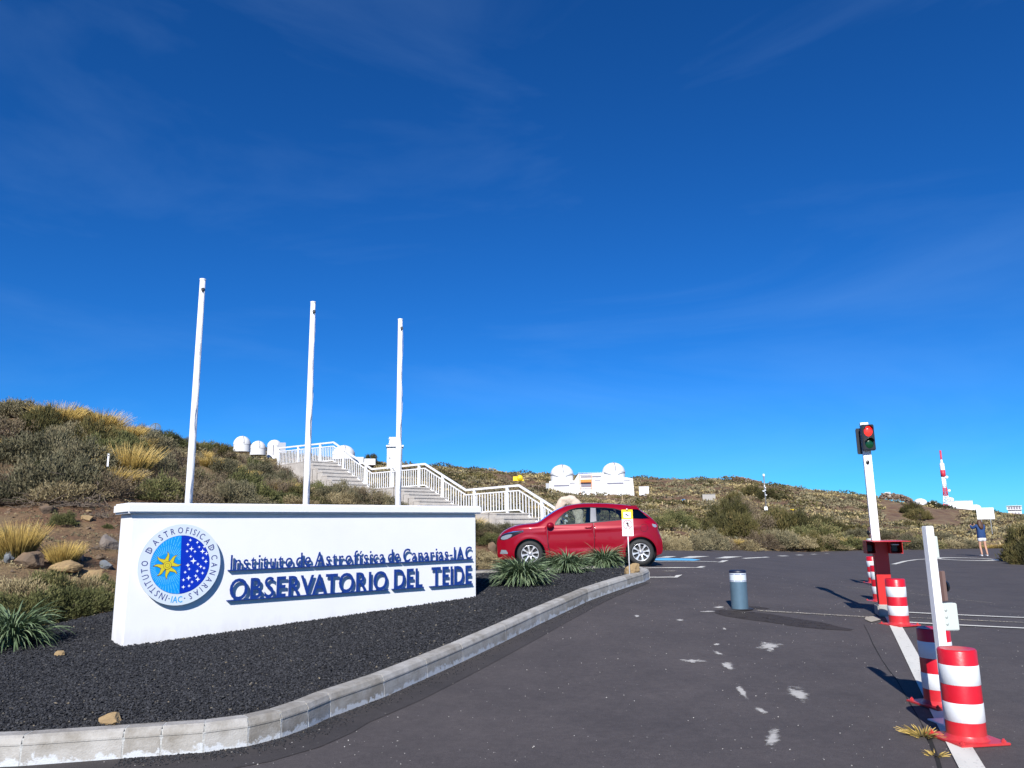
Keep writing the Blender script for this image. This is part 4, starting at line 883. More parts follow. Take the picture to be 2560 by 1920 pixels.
# ------------------------------------------------------------------ red hatchback (front towards -x local after the turn)
def build_car():
    p = groad(1468, 1414); car = empty('red_car', (1.70, 18.55 + .80, float(zroad(1.6, 19)) + .0), PI + R(-1.2), 'shiny dark red five door hatchback parked side on in front of the slope', 'car')
    def cv(zx, zy): return (1142 - zx) * .00201, (848 - (zx - 503) * .0313 - zy) * .00201
    prof = [(2.0, .185), (2.045, .25), (2.05, .32), (2.06, .525), (2.045, .64), (2.0, .72), (1.89, .83), (1.69, .93), (1.45, .985), (1.17, 1.01), (1.05, 1.045), (.89, 1.16), (.65, 1.315), (.485, 1.39), (.325, 1.435), (.085, 1.468), (-.22, 1.475), (-.52, 1.468), (-.92, 1.435), (-1.16, 1.40), (-1.30, 1.36), (-1.34, 1.30), (-1.52, 1.17), (-1.68, 1.02), (-1.73, .94), (-1.735, .82), (-1.80, .64), (-1.82, .47), (-1.80, .28), (-1.66, .22)]
    fine = []; n = len(prof)
    for i in range(n - 1):
        p0, p1, p2, p3 = [np.array(prof[min(max(k, 0), n - 1)]) for k in (i - 1, i, i + 1, i + 2)]
        for t_ in (0, .25, .5, .75): fine.append(tuple(.5 * (2 * p1 + (p2 - p0) * t_ + (2 * p0 - 5 * p1 + 4 * p2 - p3) * t_ ** 2 + (3 * p1 - p0 - 3 * p2 + p3) * t_ ** 3)))
    fine.append(prof[-1])
    px_ = np.array([q[0] for q in fine if True]); pz_ = np.array([q[1] for q in fine])
    up_ = [(x, z) for x, z in fine if z > .62]; ux = np.array([q[0] for q in up_])[::-1]; uz = np.array([q[1] for q in up_])[::-1]; o_ = np.argsort(ux); ux, uz = ux[o_], uz[o_]
    def ztop(x): return np.interp(x, ux, uz)
    def f(x, z):
        x = np.asarray(x, float); z = np.asarray(z, float); w = np.full(np.broadcast(x, z).shape, .868)
        w = w - np.where(x > 1.0, .33 * np.clip((x - 1.0) / 1.06, 0, 1.05) ** 3.2, 0) - np.where(x < -1.0, .20 * np.clip((-x - 1.0) / .82, 0, 1.05) ** 3, 0)
        w = w - .10 * (z - .62) ** 2 - np.where(z > .92, (z - .92) * .40 + .22 * np.clip(z - 1.15, 0, 1) ** 2, 0)
        w = w + .016 * np.exp(-((z - .845 - .03 * -x) / .035) ** 2) * np.clip(1.5 - abs(x), 0, 1) - .018 * np.exp(-((z - .44 + .02 * x) / .06) ** 2) * np.clip(1.0 - abs(x), 0, 1) - .03 * np.clip((.34 - z) / .16, 0, 1) ** 2
        d = ztop(x) - z; w = w - .055 * np.clip(1 - d / .10, 0, 1) ** 2
        for wx in (1.285, -1.285):   # flared arches
            rr_ = np.hypot(x - wx, z - .305); w = w + .010 * np.exp(-((rr_ - .390) / .04) ** 2) * (z > .25)
        return w
    # outline regions on the side
    def P(*q): return [cv(*a) for a in q]
    def circ2(cx, cz, r_, n=40): return [(cx + r_ * math.cos(a), cz + r_ * math.sin(a)) for a in np.linspace(0, 2 * PI, n + 1)[:-1]]
    outline = fine + [(-1.66, .22), (-1.0, .205), (1.0, .205), (1.7, .18)]
    outline = fine[:-1] + [(-1.66, .22), (-.9, .205), (.95, .205), (1.7, .17)]
    win1 = P((806, 350), (812, 330), (860, 272), (920, 218), (985, 178), (1060, 155), (1145, 145), (1222, 143), (1208, 318))
    win2 = P((1292, 145), (1400, 146), (1490, 154), (1512, 190), (1512, 285), (1290, 302))
    win2b = P((1520, 158), (1560, 170), (1620, 205), (1652, 258), (1640, 270), (1520, 284))
    win3 = P((1655, 150), (1782, 152), (1812, 172), (1905, 262), (1800, 268), (1688, 264))
    pil = P((1226, 143), (1286, 145), (1284, 303), (1212, 317))
    frame1 = P((796, 352), (804, 322), (850, 264), (912, 209), (980, 168), (1060, 145), (1150, 135), (1230, 133), (1400, 136), (1500, 144), (1580, 165), (1640, 200), (1672, 262), (1650, 278), (1210, 328), (800, 360))
    headl = P((160, 520), (180, 500), (230, 480), (285, 470), (300, 478), (280, 505), (240, 528), (200, 538), (170, 535))
    headd = P((148, 520), (175, 487), (230, 464), (300, 450), (425, 435), (438, 440), (390, 462), (320, 494), (262, 524), (200, 546), (160, 541))
    chr_ = P((165, 492), (200, 466), (300, 438), (420, 426), (436, 434), (425, 434), (300, 450), (230, 464), (178, 487))
    fog = P((150, 706), (165, 655), (225, 657), (246, 692), (240, 704))
    tail_ = P((1838, 300), (1870, 285), (1935, 286), (1985, 318), (1996, 355), (1975, 372), (1935, 355), (1890, 325))
    tailw = P((1928, 322), (1978, 330), (1986, 356), (1962, 366), (1936, 352))
    arches = [circ2(1.285, .305, .362), circ2(-1.285, .305, .362)]
    seamf = [P((705, 352), (711, 352), (716, 560), (742, 725), (735, 725), (709, 560)), P((1246, 322), (1251, 322), (1254, 500), (1246, 738), (1241, 738), (1248, 500)), P((1662, 280), (1667, 280), (1640, 430), (1600, 520), (1596, 517), (1635, 428))]
    flap = circ2(*cv(1830, 372), .092, 28); flapi = circ2(*cv(1830, 372), .085, 28)
    regs = [outline, win1, win2, win2b, win3, pil, frame1, headd, headl, chr_, fog, tail_, tailw, flap, flapi] + arches + seamf
    pts = []; ed = []
    for r_ in regs:
        k0 = len(pts); pts += [Vector(q) for q in r_]; ed += [(k0 + i, k0 + (i + 1) % len(r_)) for i in range(len(r_))]
    X, Z = np.meshgrid(np.arange(-1.8, 2.05, .045), np.arange(.2, 1.47, .03)); X = X.ravel(); Z = Z.ravel(); k = inpoly(X, Z, outline); pts += [Vector((a, b_)) for a, b_ in zip(X[k], Z[k])]
    v, e_, fc, *_q = geometry.delaunay_2d_cdt(pts, ed, [], 0, 1e-4); V = np.array([(q.x, q.y) for q in v]); T = np.array([tuple(q) for q in fc]); cen = V[T].mean(1)
    ins = lambda poly: inpoly(cen[:, 0], cen[:, 1], poly)
    cls = np.full(len(T), -1); cls[ins(outline)] = 0
    cls[ins(frame1) & (cls == 0)] = 5
    cls[ins(pil) & (cls >= 0)] = 6
    for q in (win1, win2, win2b): cls[ins(q)] = 1
    cls[ins(win3)] = 2
    cls[ins(headd)] = 11; cls[ins(headl)] = 3; cls[ins(chr_)] = 7; cls[ins(fog)] = 8; cls[ins(tail_)] = 4; cls[ins(tailw)] = 9
    for q in seamf: cls[ins(q)] = 10
    cls[ins(flap) & ~ins(flapi)] = 10
    for a in arches: cls[ins(a)] = -1
    Y = f(V[:, 0], V[:, 1])
    names = {0: ('side_panel', carred, 0), 5: ('window_frame', cardark, -.004), 6: ('door_pillar', pillar, -.001), 1: ('side_window', carglass, -.012), 2: ('quarter_glass', darkglass, -.004), 3: ('headlight', lampg, .003), 4: ('tail_light', taill, .004),
             7: ('headlight_trim', chrome, .006), 8: ('fog_light', lampg, -.01), 9: ('reversing_lamp', lampg, .006), 10: ('panel_gap', cardark, -.003), 11: ('headlight_housing', cardark, .001)}
    for side in (-1, 1):
        for c, (nm, mt, off) in names.items():
            t_ = T[cls == c]
            if not len(t_): continue
            us = np.unique(t_); mp_ = -np.ones(len(V), int); mp_[us] = np.arange(len(us))
            VV = np.column_stack([V[us, 0], side * (Y[us] + off), V[us, 1]]); tt = mp_[t_]; nrm = np.cross(VV[tt[:, 1]] - VV[tt[:, 0]], VV[tt[:, 2]] - VV[tt[:, 0]])[:, 1].mean()
            if nrm * side < 0: tt = tt[:, ::-1]
            link(nm, npmesh(nm, VV, tt, mt, smooth=True), car)
    # ribbon over bonnet, roof and tail
    fa = np.array(fine); tan = np.gradient(fa, axis=0); nr = np.column_stack([tan[:, 1], -tan[:, 0]]); nr = nr / (np.linalg.norm(nr, axis=1, keepdims=True) + 1e-9)
    if nr[len(nr) // 2, 1] < 0: nr = -nr
    W2 = f(fa[:, 0], fa[:, 1]); vs_ = np.linspace(-1, 1, 21)
    crown = np.where(fa[:, 1] > 1.3, .022, .03)
    def ribbon(nm, i0, i1, mt, off=0, vmax=1.0):
        VV = []; TT = []
        for i in range(i0, i1 + 1):
            for v_ in vs_ * vmax:
                c = crown[i] * (1 - v_ ** 4); xx = fa[i, 0] + nr[i, 0] * (c + off); zz = fa[i, 1] + nr[i, 1] * (c + off); VV.append((xx, W2[i] * v_, zz))
        m_ = len(vs_)
        for i in range(i1 - i0):
            for k in range(m_ - 1): TT.append((i * m_ + k, (i + 1) * m_ + k, (i + 1) * m_ + k + 1, i * m_ + k + 1))
        return link(nm, npmesh(nm, VV, TT, mt, smooth=True), car)
    i_w0 = min(range(len(fine)), key=lambda i: abs(fine[i][0] - 1.03) + abs(fine[i][1] - 1.06)); i_w1 = min(range(len(fine)), key=lambda i: abs(fine[i][0] - .47) + abs(fine[i][1] - 1.395))
    i_r0 = min(range(len(fine)), key=lambda i: abs(fine[i][0] + 1.345) + abs(fine[i][1] - 1.30)); i_r1 = min(range(len(fine)), key=lambda i: abs(fine[i][0] + 1.70) + abs(fine[i][1] - .98))
    ribbon('bonnet', 0, i_w0, carred); ribbon('windscreen', i_w0, i_w1, carglass); ribbon('roof', i_w1, i_r0, carred); ribbon('rear_window', i_r0, i_r1, darkglass); ribbon('tailgate', i_r1, len(fine) - 1, carred)
    i_g0 = min(range(len(fine)), key=lambda i: abs(fine[i][1] - .28) + (0 if fine[i][0] > 1.9 else 9)); i_g1 = min(range(len(fine)), key=lambda i: abs(fine[i][1] - .50) + (0 if fine[i][0] > 1.9 else 9))
    ribbon('grille', i_g0, i_g1, cardark, .006, .62); ribbon('plate', i_g0 + 1, i_g1 - 1, mat('number_plate', (.7, .7, .7), .5), .012, .30)
    MB().box(-1.70, 1.95, -.60, .60, .20, .60).build('underbody', cardark, car)
    for wx in (1.285, -1.285):
        for sg in (-1, 1):
            T_ = Matrix.Translation((wx, sg * .60, .305)) @ Matrix.Rotation(-sg * PI / 2, 4, 'X'); MB().lathe([(0, 0), (.364, 0), (.364, .262)], 32, T_, smooth=False).build('wheel_arch_liner', cardark, car)
    MB().box(-.85, 1.0, -.72, .72, .58, .72).build('cabin_floor', carinner, car)
    MB().box(.62, 1.02, -.70, .70, .72, .98).build('dashboard', carinner, car, .03)
    for y in (-.36, .36):
        sb_ = MB().box(-.22, .28, y - .24, y + .24, .70, .80).build('seat', carinner, car, .03); T_ = Matrix.Translation((-.22, y, .78)) @ Matrix.Rotation(R(-16), 4, 'Y')
        MB().box(-.07, .06, -.23, .23, 0, .44, T_).build('backrest', carinner, sb_, .03); MB().box(-.06, .04, -.12, .12, .46, .60, T_).build('headrest', carinner, sb_, .03)
    T_ = Matrix.Translation((-.98, 0, .74)) @ Matrix.Rotation(R(-18), 4, 'Y'); MB().box(-.08, .06, -.62, .62, 0, .42, T_).build('rear_backrest', carinner, car, .03)
    T_ = Matrix.Translation((.46, .36, .93)) @ Matrix.Rotation(R(-65), 4, 'Y'); mb = MB(); mb.tube([T_ @ Vector((.175 * math.cos(a), .175 * math.sin(a), 0)) for a in np.linspace(0, 2 * PI, 25)], .015, 8); mb.box(-.16, .16, -.02, .02, -.01, .01, T_); mb.build('steering_wheel', cardark, car)
    MB().box(.50, .60, -.55, .60, .99, 1.00, Matrix.Translation((.35, 0, .04)) @ Matrix.Rotation(R(8), 4, 'Y')).build('paper_on_dashboard', beige, car)
    for y in (-1, 1):   # mirrors and handles
        mb = MB(); T_ = Matrix.Translation((.80, y * .93, .965)); bm_ = bmesh.new(); bmesh.ops.create_uvsphere(bm_, u_segments=16, v_segments=10, radius=1)
        for q in bm_.verts: q.co = T_ @ Vector((q.co.x * .085 + .02 * abs(q.co.y), q.co.y * .10, q.co.z * .072))
        for q in bm_.faces: q.smooth = True
        me = bpy.data.meshes.new('wing_mirror'); bm_.to_mesh(me); bm_.free(); me.materials.append(carred); mir = link('wing_mirror', me, car)
        MB().box(.74, .86, min(y * .80, y * .90), max(y * .80, y * .90), .925, .955).build('mirror_foot', cardark, mir)
        for hx in (-.085, -.99):
            zz = .895 if hx > -.5 else .915; yy = float(f(hx, zz)) + .004; mb = MB(); mb.tube([(hx + .085, y * yy, zz), (hx + .05, y * (yy + .022), zz + .002), (hx - .05, y * (yy + .022), zz + .003), (hx - .085, y * yy, zz + .002)], [.008, .013, .013, .010], 8); mb.build('door_handle', carred, car)
        hx = .75; 
    MB().tube([(-1.05, 0, 1.42), (-1.15, 0, 1.48), (-1.22, 0, 1.56)], [.012, .006, .003], 6).build('aerial', cardark, car)
    MB().box(-1.30, -1.12, -.52, .52, 1.385, 1.41).build('spoiler', carred, car, .01)
    # wheels
    def wheel(x, y):
        s_ = 1 if y > 0 else -1; T_ = Matrix.Translation((x, y, .305)) @ Matrix.Rotation(-s_ * PI / 2, 4, 'X')
        wh = MB().lathe([(.195, -.09), (.25, -.098), (.295, -.085), (.305, -.06), (.305, .06), (.295, .085), (.25, .098), (.205, .092), (.198, .07)], 48, T_).build('tyre', blackr, car)
        MB().lathe([(.208, .078), (.205, .092), (.196, .092), (.186, .060), (.186, -.07)], 40, T_).build('rim', alloy, wh)
        MB().lathe([(0, .018), (.186, .018)], 32, T_, smooth=False).build('brake_disc', mat('wheel_inside', (.03, .03, .032), .6), wh)
        for k in range(8):
            a = 2 * PI * k / 8 + .2; T2 = T_ @ rotz(a)
            mb = MB(); mb._add([T2 @ Vector(q) for q in [(.03, -.026, .062), (.03, .026, .062), (.115, .012, .078), (.115, -.012, .078), (.192, -.030, .084), (.192, .030, .084), (.03, -.026, .035), (.03, .026, .035), (.115, .012, .045), (.115, -.012, .045), (.192, -.030, .05), (.192, .030, .05)]],
                [(0, 1, 2, 3), (3, 2, 5, 4), (1, 0, 6, 7), (2, 1, 7, 8), (5, 2, 8, 11), (0, 3, 9, 6), (3, 4, 10, 9), (4, 5, 11, 10)]); mb.build('spoke', alloy, wh)
        MB().lathe([(0, .082), (.028, .080), (.05, .07), (.055, .05)], 20, T_).build('hub_cap', mat('hub_grey', (.40, .40, .42), .3, metal=.6), wh)
    for x in (1.285, -1.285):
        for y in (-.765, .765): wheel(x, y)
    car.scale = (1.025, 1, 1); return car
build_car()

# ------------------------------------------------------------------ person photographing the view
def skinned(name, verts, edges, radii, m, parent, sub=2):
    me = bpy.data.meshes.new(name); me.from_pydata([Vector(v) for v in verts], edges, []); o = bpy.data.objects.new(name, me); C.objects.link(o)
    md = o.modifiers.new('s', 'SKIN'); sv = me.skin_vertices[0].data
    for i, r_ in enumerate(radii): sv[i].radius = (r_, r_) if not isinstance(r_, tuple) else r_
    sv[0].use_root = True; md.use_smooth_shade = True; m2_ = o.modifiers.new('u', 'SUBSURF'); m2_.levels = sub; m2_.render_levels = sub
    me2 = bpy.data.meshes.new_from_object(o.evaluated_get(bpy.context.evaluated_depsgraph_get())); bpy.data.objects.remove(o); bpy.data.meshes.remove(me)
    for q in me2.polygons: q.use_smooth = True
    me2.materials.clear(); me2.materials.append(m); return link(name, me2, parent)
p = groad(2460, 1391)
per = empty('person', p, R(-3), 'person in a blue jacket with long brown hair, seen from behind, taking a photo', 'person')
# pelvis 0, spine, chest, neck, head top ; arms raised forward-left; legs
pv_ = [(0, 0, .86), (0, .01, 1.02), (0, .02, 1.22), (-.01, .03, 1.39), (-.02, .05, 1.47), (-.02, .06, 1.58),
       (-.17, .03, 1.33), (-.30, .12, 1.22), (-.25, .36, 1.40), (.15, .03, 1.33), (.22, .16, 1.17), (-.02, .38, 1.38),
       (-.09, 0, .82), (-.10, .03, .46), (-.09, -.04, .09), (-.09, .07, .035), (.09, 0, .82), (.10, -.02, .46), (.115, -.10, .09), (.12, .02, .035)]
pe = [(0, 1), (1, 2), (2, 3), (3, 4), (4, 5), (2, 6), (6, 7), (7, 8), (2, 9), (9, 10), (10, 11), (0, 12), (12, 13), (13, 14), (14, 15), (0, 16), (16, 17), (17, 18), (18, 19)]
pr_ = [.13, .11, .13, .05, .085, .075, .055, .042, .03, .055, .042, .03, .085, .052, .036, .03, .085, .052, .036, .03]
skinned('body', pv_, pe, pr_, skin, per)
skinned('jacket', [(0, 0, .70), (0, .0, .95), (0, .01, 1.10), (0, .02, 1.28), (0, .03, 1.40), (-.17, .03, 1.34), (-.30, .12, 1.22), (-.26, .31, 1.37), (.16, .03, 1.34), (.23, .16, 1.17), (.03, .34, 1.35)],
        [(0, 1), (1, 2), (2, 3), (3, 4), (3, 5), (5, 6), (6, 7), (3, 8), (8, 9), (9, 10)], [(.205, .15), (.195, .145), (.175, .13), (.165, .12), (.07, .07), .075, .062, .045, .075, .062, .045], denim, per)
skinned('shorts', [(0, 0, .86), (0, 0, .80), (-.095, 0, .72), (.095, 0, .72), (-.10, .005, .64), (.10, -.005, .64)], [(0, 1), (1, 2), (1, 3), (2, 4), (3, 5)], [.16, .15, .10, .10, .095, .095], shortw, per)
skinned('hair', [(-.02, .04, 1.60), (-.02, .0, 1.52), (-.02, -.05, 1.40), (-.01, -.09, 1.28), (0, -.10, 1.18), (.06, -.08, 1.24), (-.07, -.08, 1.24)], [(0, 1), (1, 2), (2, 3), (3, 4), (3, 5), (3, 6)], [.085, (.115, .10), (.13, .085), (.14, .06), .05, .05, .05], hairb, per)
for x, y in ((-.09, .0), (.118, -.05)): skinned('shoe', [(x, y - .06, .05), (x, y + .05, .045), (x, y + .15, .032)], [(0, 1), (1, 2)], [.045, .045, .034], mat('white_shoe', (.6, .6, .62), .7), per)
MB().box(-.19, -.04, .395, .405, 1.37, 1.46).build('phone', black, per, .003)
for hx in (-.21, -.03):
    for k in range(4): skinned('finger', [(hx, .36 + .004 * k, 1.38 + .018 * k), (hx + (.03 if hx < -.1 else -.03), .385, 1.385 + .018 * k), (hx + (.045 if hx < -.1 else -.045), .412, 1.385 + .018 * k)], [(0, 1), (1, 2)], [.009, .008, .007], skin, per, 1)
    skinned('thumb', [(hx, .35, 1.37), (hx + (.03 if hx < -.1 else -.03), .37, 1.36), (hx + (.06 if hx < -.1 else -.06), .385, 1.38)], [(0, 1), (1, 2)], [.011, .010, .008], skin, per, 1)

# ------------------------------------------------------------------ plants
fol_grey = leafmat('grey_green_leaves', [(0, (.048, .046, .024)), (.35, (.115, .108, .062)), (.65, (.185, .162, .095)), (1, (.31, .25, .135))], var=.5)
fol_green = leafmat('green_leaves', [(0, (.032, .038, .014)), (.4, (.088, .096, .034)), (.75, (.150, .148, .056)), (1, (.26, .21, .095))], var=.5)
fol_dark = leafmat('dark_green_leaves', [(0, (.022, .020, .008)), (.4, (.060, .058, .020)), (.75, (.110, .096, .032)), (1, (.165, .125, .048))], var=.5)
fol_brown = leafmat('brown_withered_leaves', [(0, (.055, .040, .025)), (.4, (.13, .095, .058)), (.75, (.20, .16, .10)), (1, (.28, .23, .14))])
fol_tan = leafmat('pale_tan_leaves', [(0, (.12, .09, .045)), (.4, (.24, .19, .10)), (.75, (.33, .27, .15)), (1, (.42, .35, .20))])
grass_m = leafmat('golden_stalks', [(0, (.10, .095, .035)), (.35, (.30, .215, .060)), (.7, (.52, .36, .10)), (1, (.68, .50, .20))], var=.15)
strap_m = leafmat('strap_leaves', [(0, (.05, .075, .036)), (.5, (.13, .185, .095)), (1, (.29, .35, .22))], rough=.5, var=.15)
def perp(d, rs):
    q = rs.randn(*d.shape); q -= (q * d).sum(-1, keepdims=True) * d; return q / (np.linalg.norm(q, axis=-1, keepdims=True) + 1e-9)
def cushion(seed, rx, h, ncl, nl, leaf, lw, spread=.07, up=.55):
    """foliage of a rounded shrub: leaf triangles gathered on twig ends, hollows between the lobes"""
    rs = np.random.RandomState(seed); d = rs.randn(ncl, 3); d[:, 2] = np.abs(d[:, 2]) * .9 - .12; d /= np.linalg.norm(d, axis=1, keepdims=True)
    lump = .74 + .62 * (vnoise(d * 2.3 + seed * 3.1) - .3) + .10 * rs.randn(ncl) * .6
    tip = d * lump[:, None] * np.array([rx, rx * .93, h]); tip[:, 2] = np.maximum(tip[:, 2], .02 * h)
    P = np.repeat(tip, nl, 0); out = np.repeat(d, nl, 0); P = P * (1 - rs.rand(len(P), 1) ** 2 * .22) + rs.randn(len(P), 3) * spread * np.array([1, 1, .8])
    P[:, 2] = np.abs(P[:, 2])
    D = out + np.array([0, 0, up]) + rs.randn(len(P), 3) * .5; D /= np.linalg.norm(D, axis=1, keepdims=True); W_ = perp(D, rs)
    ln = leaf * (.6 + .8 * rs.rand(len(P), 1)); a = P - W_ * lw; b_ = P + W_ * lw; c = P + D * ln
    V = np.stack([a, b_, c], 1).reshape(-1, 3); T = np.arange(len(V)).reshape(-1, 3)
    ti = np.repeat(rs.rand(ncl) * .45, nl) + rs.rand(len(P)) * .35 + .12
    return V, T, np.repeat(ti, 3), tip
def twigs(seed, tips, r0=.012, n=60, kink=.12):
    rs = np.random.RandomState(seed); mb = MB()
    for k in rs.choice(len(tips), min(n, len(tips)), False):
        t_ = Vector(tips[k]); st = Vector((rs.randn() * .04, rs.randn() * .04, 0)); m1 = st.lerp(t_, .35) + Vector(rs.randn(3) * kink * t_.length); m2 = st.lerp(t_, .7) + Vector(rs.randn(3) * kink * t_.length)
        m1.z = abs(m1.z) * .7; m2.z = abs(m2.z); mb.tube([st, m1, m2, t_], [r0, r0 * .8, r0 * .55, r0 * .25], 4, cap=False, smooth=False)
    return mb
def make_shrub(name, seed, fm, rx=.6, h=.5, ncl=120, nl=42, leaf=.055, lw=.010, spread=.05, nt=40, tm=None, up=.55):
    e_ = empty(name, (0, 0, 0)); V, T, ti, tip = cushion(seed, rx, h, ncl, nl, leaf, lw, spread, up)
    link('foliage', npmesh('foliage', V, T, fm, ti), e_); twigs(seed + 1, tip, .011 * rx / .6, nt).build('branches', tm or barkd, e_, weld=False); return e_
def make_grass(name, seed, r=.35, h=.75, n=900, lean=.55, lw=.0045, curl=.25, m=None, base=.5):
    rs = np.random.RandomState(seed); e_ = empty(name, (0, 0, 0)); a = rs.rand(n) * 2 * PI; q = np.sqrt(rs.rand(n)); B = np.column_stack([np.cos(a) * q * r * base, np.sin(a) * q * r * base, np.zeros(n)])
    D = np.column_stack([np.cos(a) * q * lean + rs.randn(n) * .10 + .06, np.sin(a) * q * lean + rs.randn(n) * .10, np.ones(n)]); D /= np.linalg.norm(D, axis=1, keepdims=True); ln = h * (.45 + .6 * rs.rand(n)); W_ = perp(D, rs)
    sd = D * np.array([1, 1, 0]); V = []; ti = []
    lv = [0, .4, .75, 1]
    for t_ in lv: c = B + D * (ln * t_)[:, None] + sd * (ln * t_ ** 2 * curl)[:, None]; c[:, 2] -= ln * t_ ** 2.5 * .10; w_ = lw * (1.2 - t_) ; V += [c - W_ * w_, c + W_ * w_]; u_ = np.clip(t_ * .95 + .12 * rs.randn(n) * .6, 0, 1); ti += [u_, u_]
    VV = np.stack(V, 1).reshape(-1, 3); TI = np.stack(ti, 1).ravel(); k = len(V); T = []
    o_ = np.arange(n)[:, None] * k
    for i in range(len(lv) - 1): T.append(np.concatenate([o_ + 2 * i, o_ + 2 * i + 1, o_ + 2 * i + 3, o_ + 2 * i + 2], 1))
    link('stalks', npmesh('stalks', VV, np.concatenate(T), m or grass_m, TI), e_); return e_
def make_strap(name, seed, n=170, L_=.55, w=.016, droop=1.1, nseg=6):
    rs = np.random.RandomState(seed); e_ = empty(name, (0, 0, 0)); V = []; T = []; ti = []
    for i in range(n):
        a = rs.rand() * 2 * PI; el = R(25 + 60 * rs.rand() ** .8); ln = L_ * (.6 + .55 * rs.rand()); b0_ = rs.rand() * .14 * (L_ / .5); p = Vector((math.cos(a) * b0_, math.sin(a) * b0_, .02 + .12 * rs.rand() * L_)); hd = Vector((math.cos(a), math.sin(a), 0)); sd_ = Vector((-math.sin(a), math.cos(a), 0)); tw = rs.randn() * .5; sw = rs.randn() * .5
        base = len(V); tv = rs.rand() * .6 + .1; k_ = droop * (.6 + .8 * rs.rand())
        for s_ in range(nseg + 1):
            t_ = s_ / nseg; ang = el - k_ * t_ * 1.5; ww = w * (math.sin(PI * min(1, .18 + t_ * .82)) ** .7 + .05) * (1 if t_ < .98 else .1); sv_ = (sd_ * math.cos(tw * t_) + Vector((0, 0, 1)) * math.sin(tw * t_)); nz = Vector((0, 0, 1)) * ww * .45
            V += [tuple(p - sv_ * ww + nz), tuple(p), tuple(p + sv_ * ww + nz)]; ti += [tv + .22, tv, tv + .22]
            p = p + (hd * math.cos(ang) + Vector((0, 0, 1)) * math.sin(ang) + sd_ * sw * t_ * .3) * (ln / nseg)
            if p.z < .015: p.z = .015
        for s_ in range(nseg):
            for q in range(2): T.append((base + 3 * s_ + q, base + 3 * s_ + q + 1, base + 3 * s_ + q + 4, base + 3 * s_ + q + 3))
    link('leaves', npmesh('leaves', V, T, strap_m, ti, smooth=True), e_); return e_
def make_twigpile(name, seed, rx=.7, h=.35, n=70):
    rs = np.random.RandomState(seed); e_ = empty(name, (0, 0, 0)); mb = MB()
    for i in range(n):
        a = rs.rand() * 2 * PI; p = Vector((rs.randn() * rx * .4, rs.randn() * rx * .4, .02 + rs.rand() * h * .3)); d = Vector((math.cos(a), math.sin(a), rs.randn() * .35 + .15)).normalized(); pts = [p.copy()]; ln = rx * (.5 + .8 * rs.rand()); 
        for k in range(5):
            d = (d + Vector(rs.randn(3)) * .35 - Vector((0, 0, .08))).normalized(); p = p + d * ln / 5; p.z = max(p.z, .01); pts.append(p.copy())
        r_ = .008 + .010 * rs.rand() ** 2; mb.tube(pts, [r_, r_ * .9, r_ * .75, r_ * .6, r_ * .4, r_ * .2], 4, cap=False, smooth=False)
    mb.build('branches', twig, e_, weld=False); return e_

FREE = {}      # first use moves the prototype itself, later uses copy it
def use(proto, loc, rz, sc, label, cat, group):
    if proto not in FREE: FREE[proto] = True; o = proto
    else: o = copy_tree(proto)
    o.location = loc; o.rotation_euler = (random.uniform(-.08, .08), random.uniform(-.08, .08), rz); o.scale = sc if isinstance(sc, tuple) else (sc, sc, sc); return tag(o, label, cat, group)
K = {}
K['grey'] = [make_shrub('cushion_shrub', 20 + i, fol_grey, .62, .46, 150, 60, .050, .0085) for i in range(4)]
K['green'] = [make_shrub('green_shrub', 40 + i, fol_green, .60, .50, 140, 56, .055, .009) for i in range(3)]
K['dark'] = [make_shrub('broom_shrub', 60 + i, fol_dark, .62, .55, 130, 56, .075, .009, up=1.0) for i in range(3)]
K['brown'] = [make_shrub('withered_shrub', 80 + i, fol_brown, .60, .42, 110, 36, .05, .007, nt=90, tm=twig) for i in range(3)]
K['tan'] = [make_shrub('tan_shrub', 100 + i, fol_tan, .60, .40, 140, 50, .05, .008, nt=20) for i in range(3)]
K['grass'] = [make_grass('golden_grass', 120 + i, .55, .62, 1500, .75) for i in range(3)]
K['twigs'] = [make_twigpile('dead_branches', 140 + i, .75, .35, 80) for i in range(3)]
LB = {'grey': ('grey green cushion shrub', 'shrub'), 'green': ('fresh green low shrub', 'shrub'), 'dark': ('dark green broom shrub', 'shrub'), 'brown': ('brown withered twiggy shrub', 'shrub'), 'tan': ('pale tan dry cushion shrub', 'shrub'), 'grass': ('golden dry grass tuft', 'grass tuft'), 'twigs': ('tangle of dead grey branches', 'dead branches')}
def plant(kind, u, v, wpx, label, hs=1.0, zf=None, group=None, i=None, sink=.03, y=None):
    """u, v: foot of the plant as the photo shows it, wpx its width"""
    p = ground(u, v) if y is None else at(u, v, y); p.z = gz(p.x, p.y) if zf is None else float(zf(p.x, p.y)); r0 = {'grey': .6, 'green': .58, 'dark': .6, 'brown': .55, 'tan': .58, 'grass': .62, 'twigs': .8}[kind]
    s_ = M_(wpx, p.y) / 2 / r0; pr = random.choice(K[kind]) if i is None else K[kind][i]
    return use(pr, (p.x, p.y, p.z - sink), random.uniform(0, 6.28), (s_, s_, s_ * hs), label, LB[kind][1], group or LB[kind][0] + 's')
for (u, v, w, kd, hs) in [(655, 1222, 90, 'grey', 1.2), (690, 1236, 90, 'brown', 1.3), (725, 1240, 80, 'green', 1.2), (640, 1200, 70, 'brown', 1.2), (765, 1245, 80, 'tan', 1.0), (810, 1252, 90, 'grey', 1.0), (850, 1258, 90, 'tan', .9), (890, 1262, 90, 'grey', 1.0), (935, 1262, 80, 'green', .9), (975, 1268, 70, 'grey', .9)]:
    plant(kd, u, v, w, 'x', hs, group='shrubs on the hillside behind the sign')
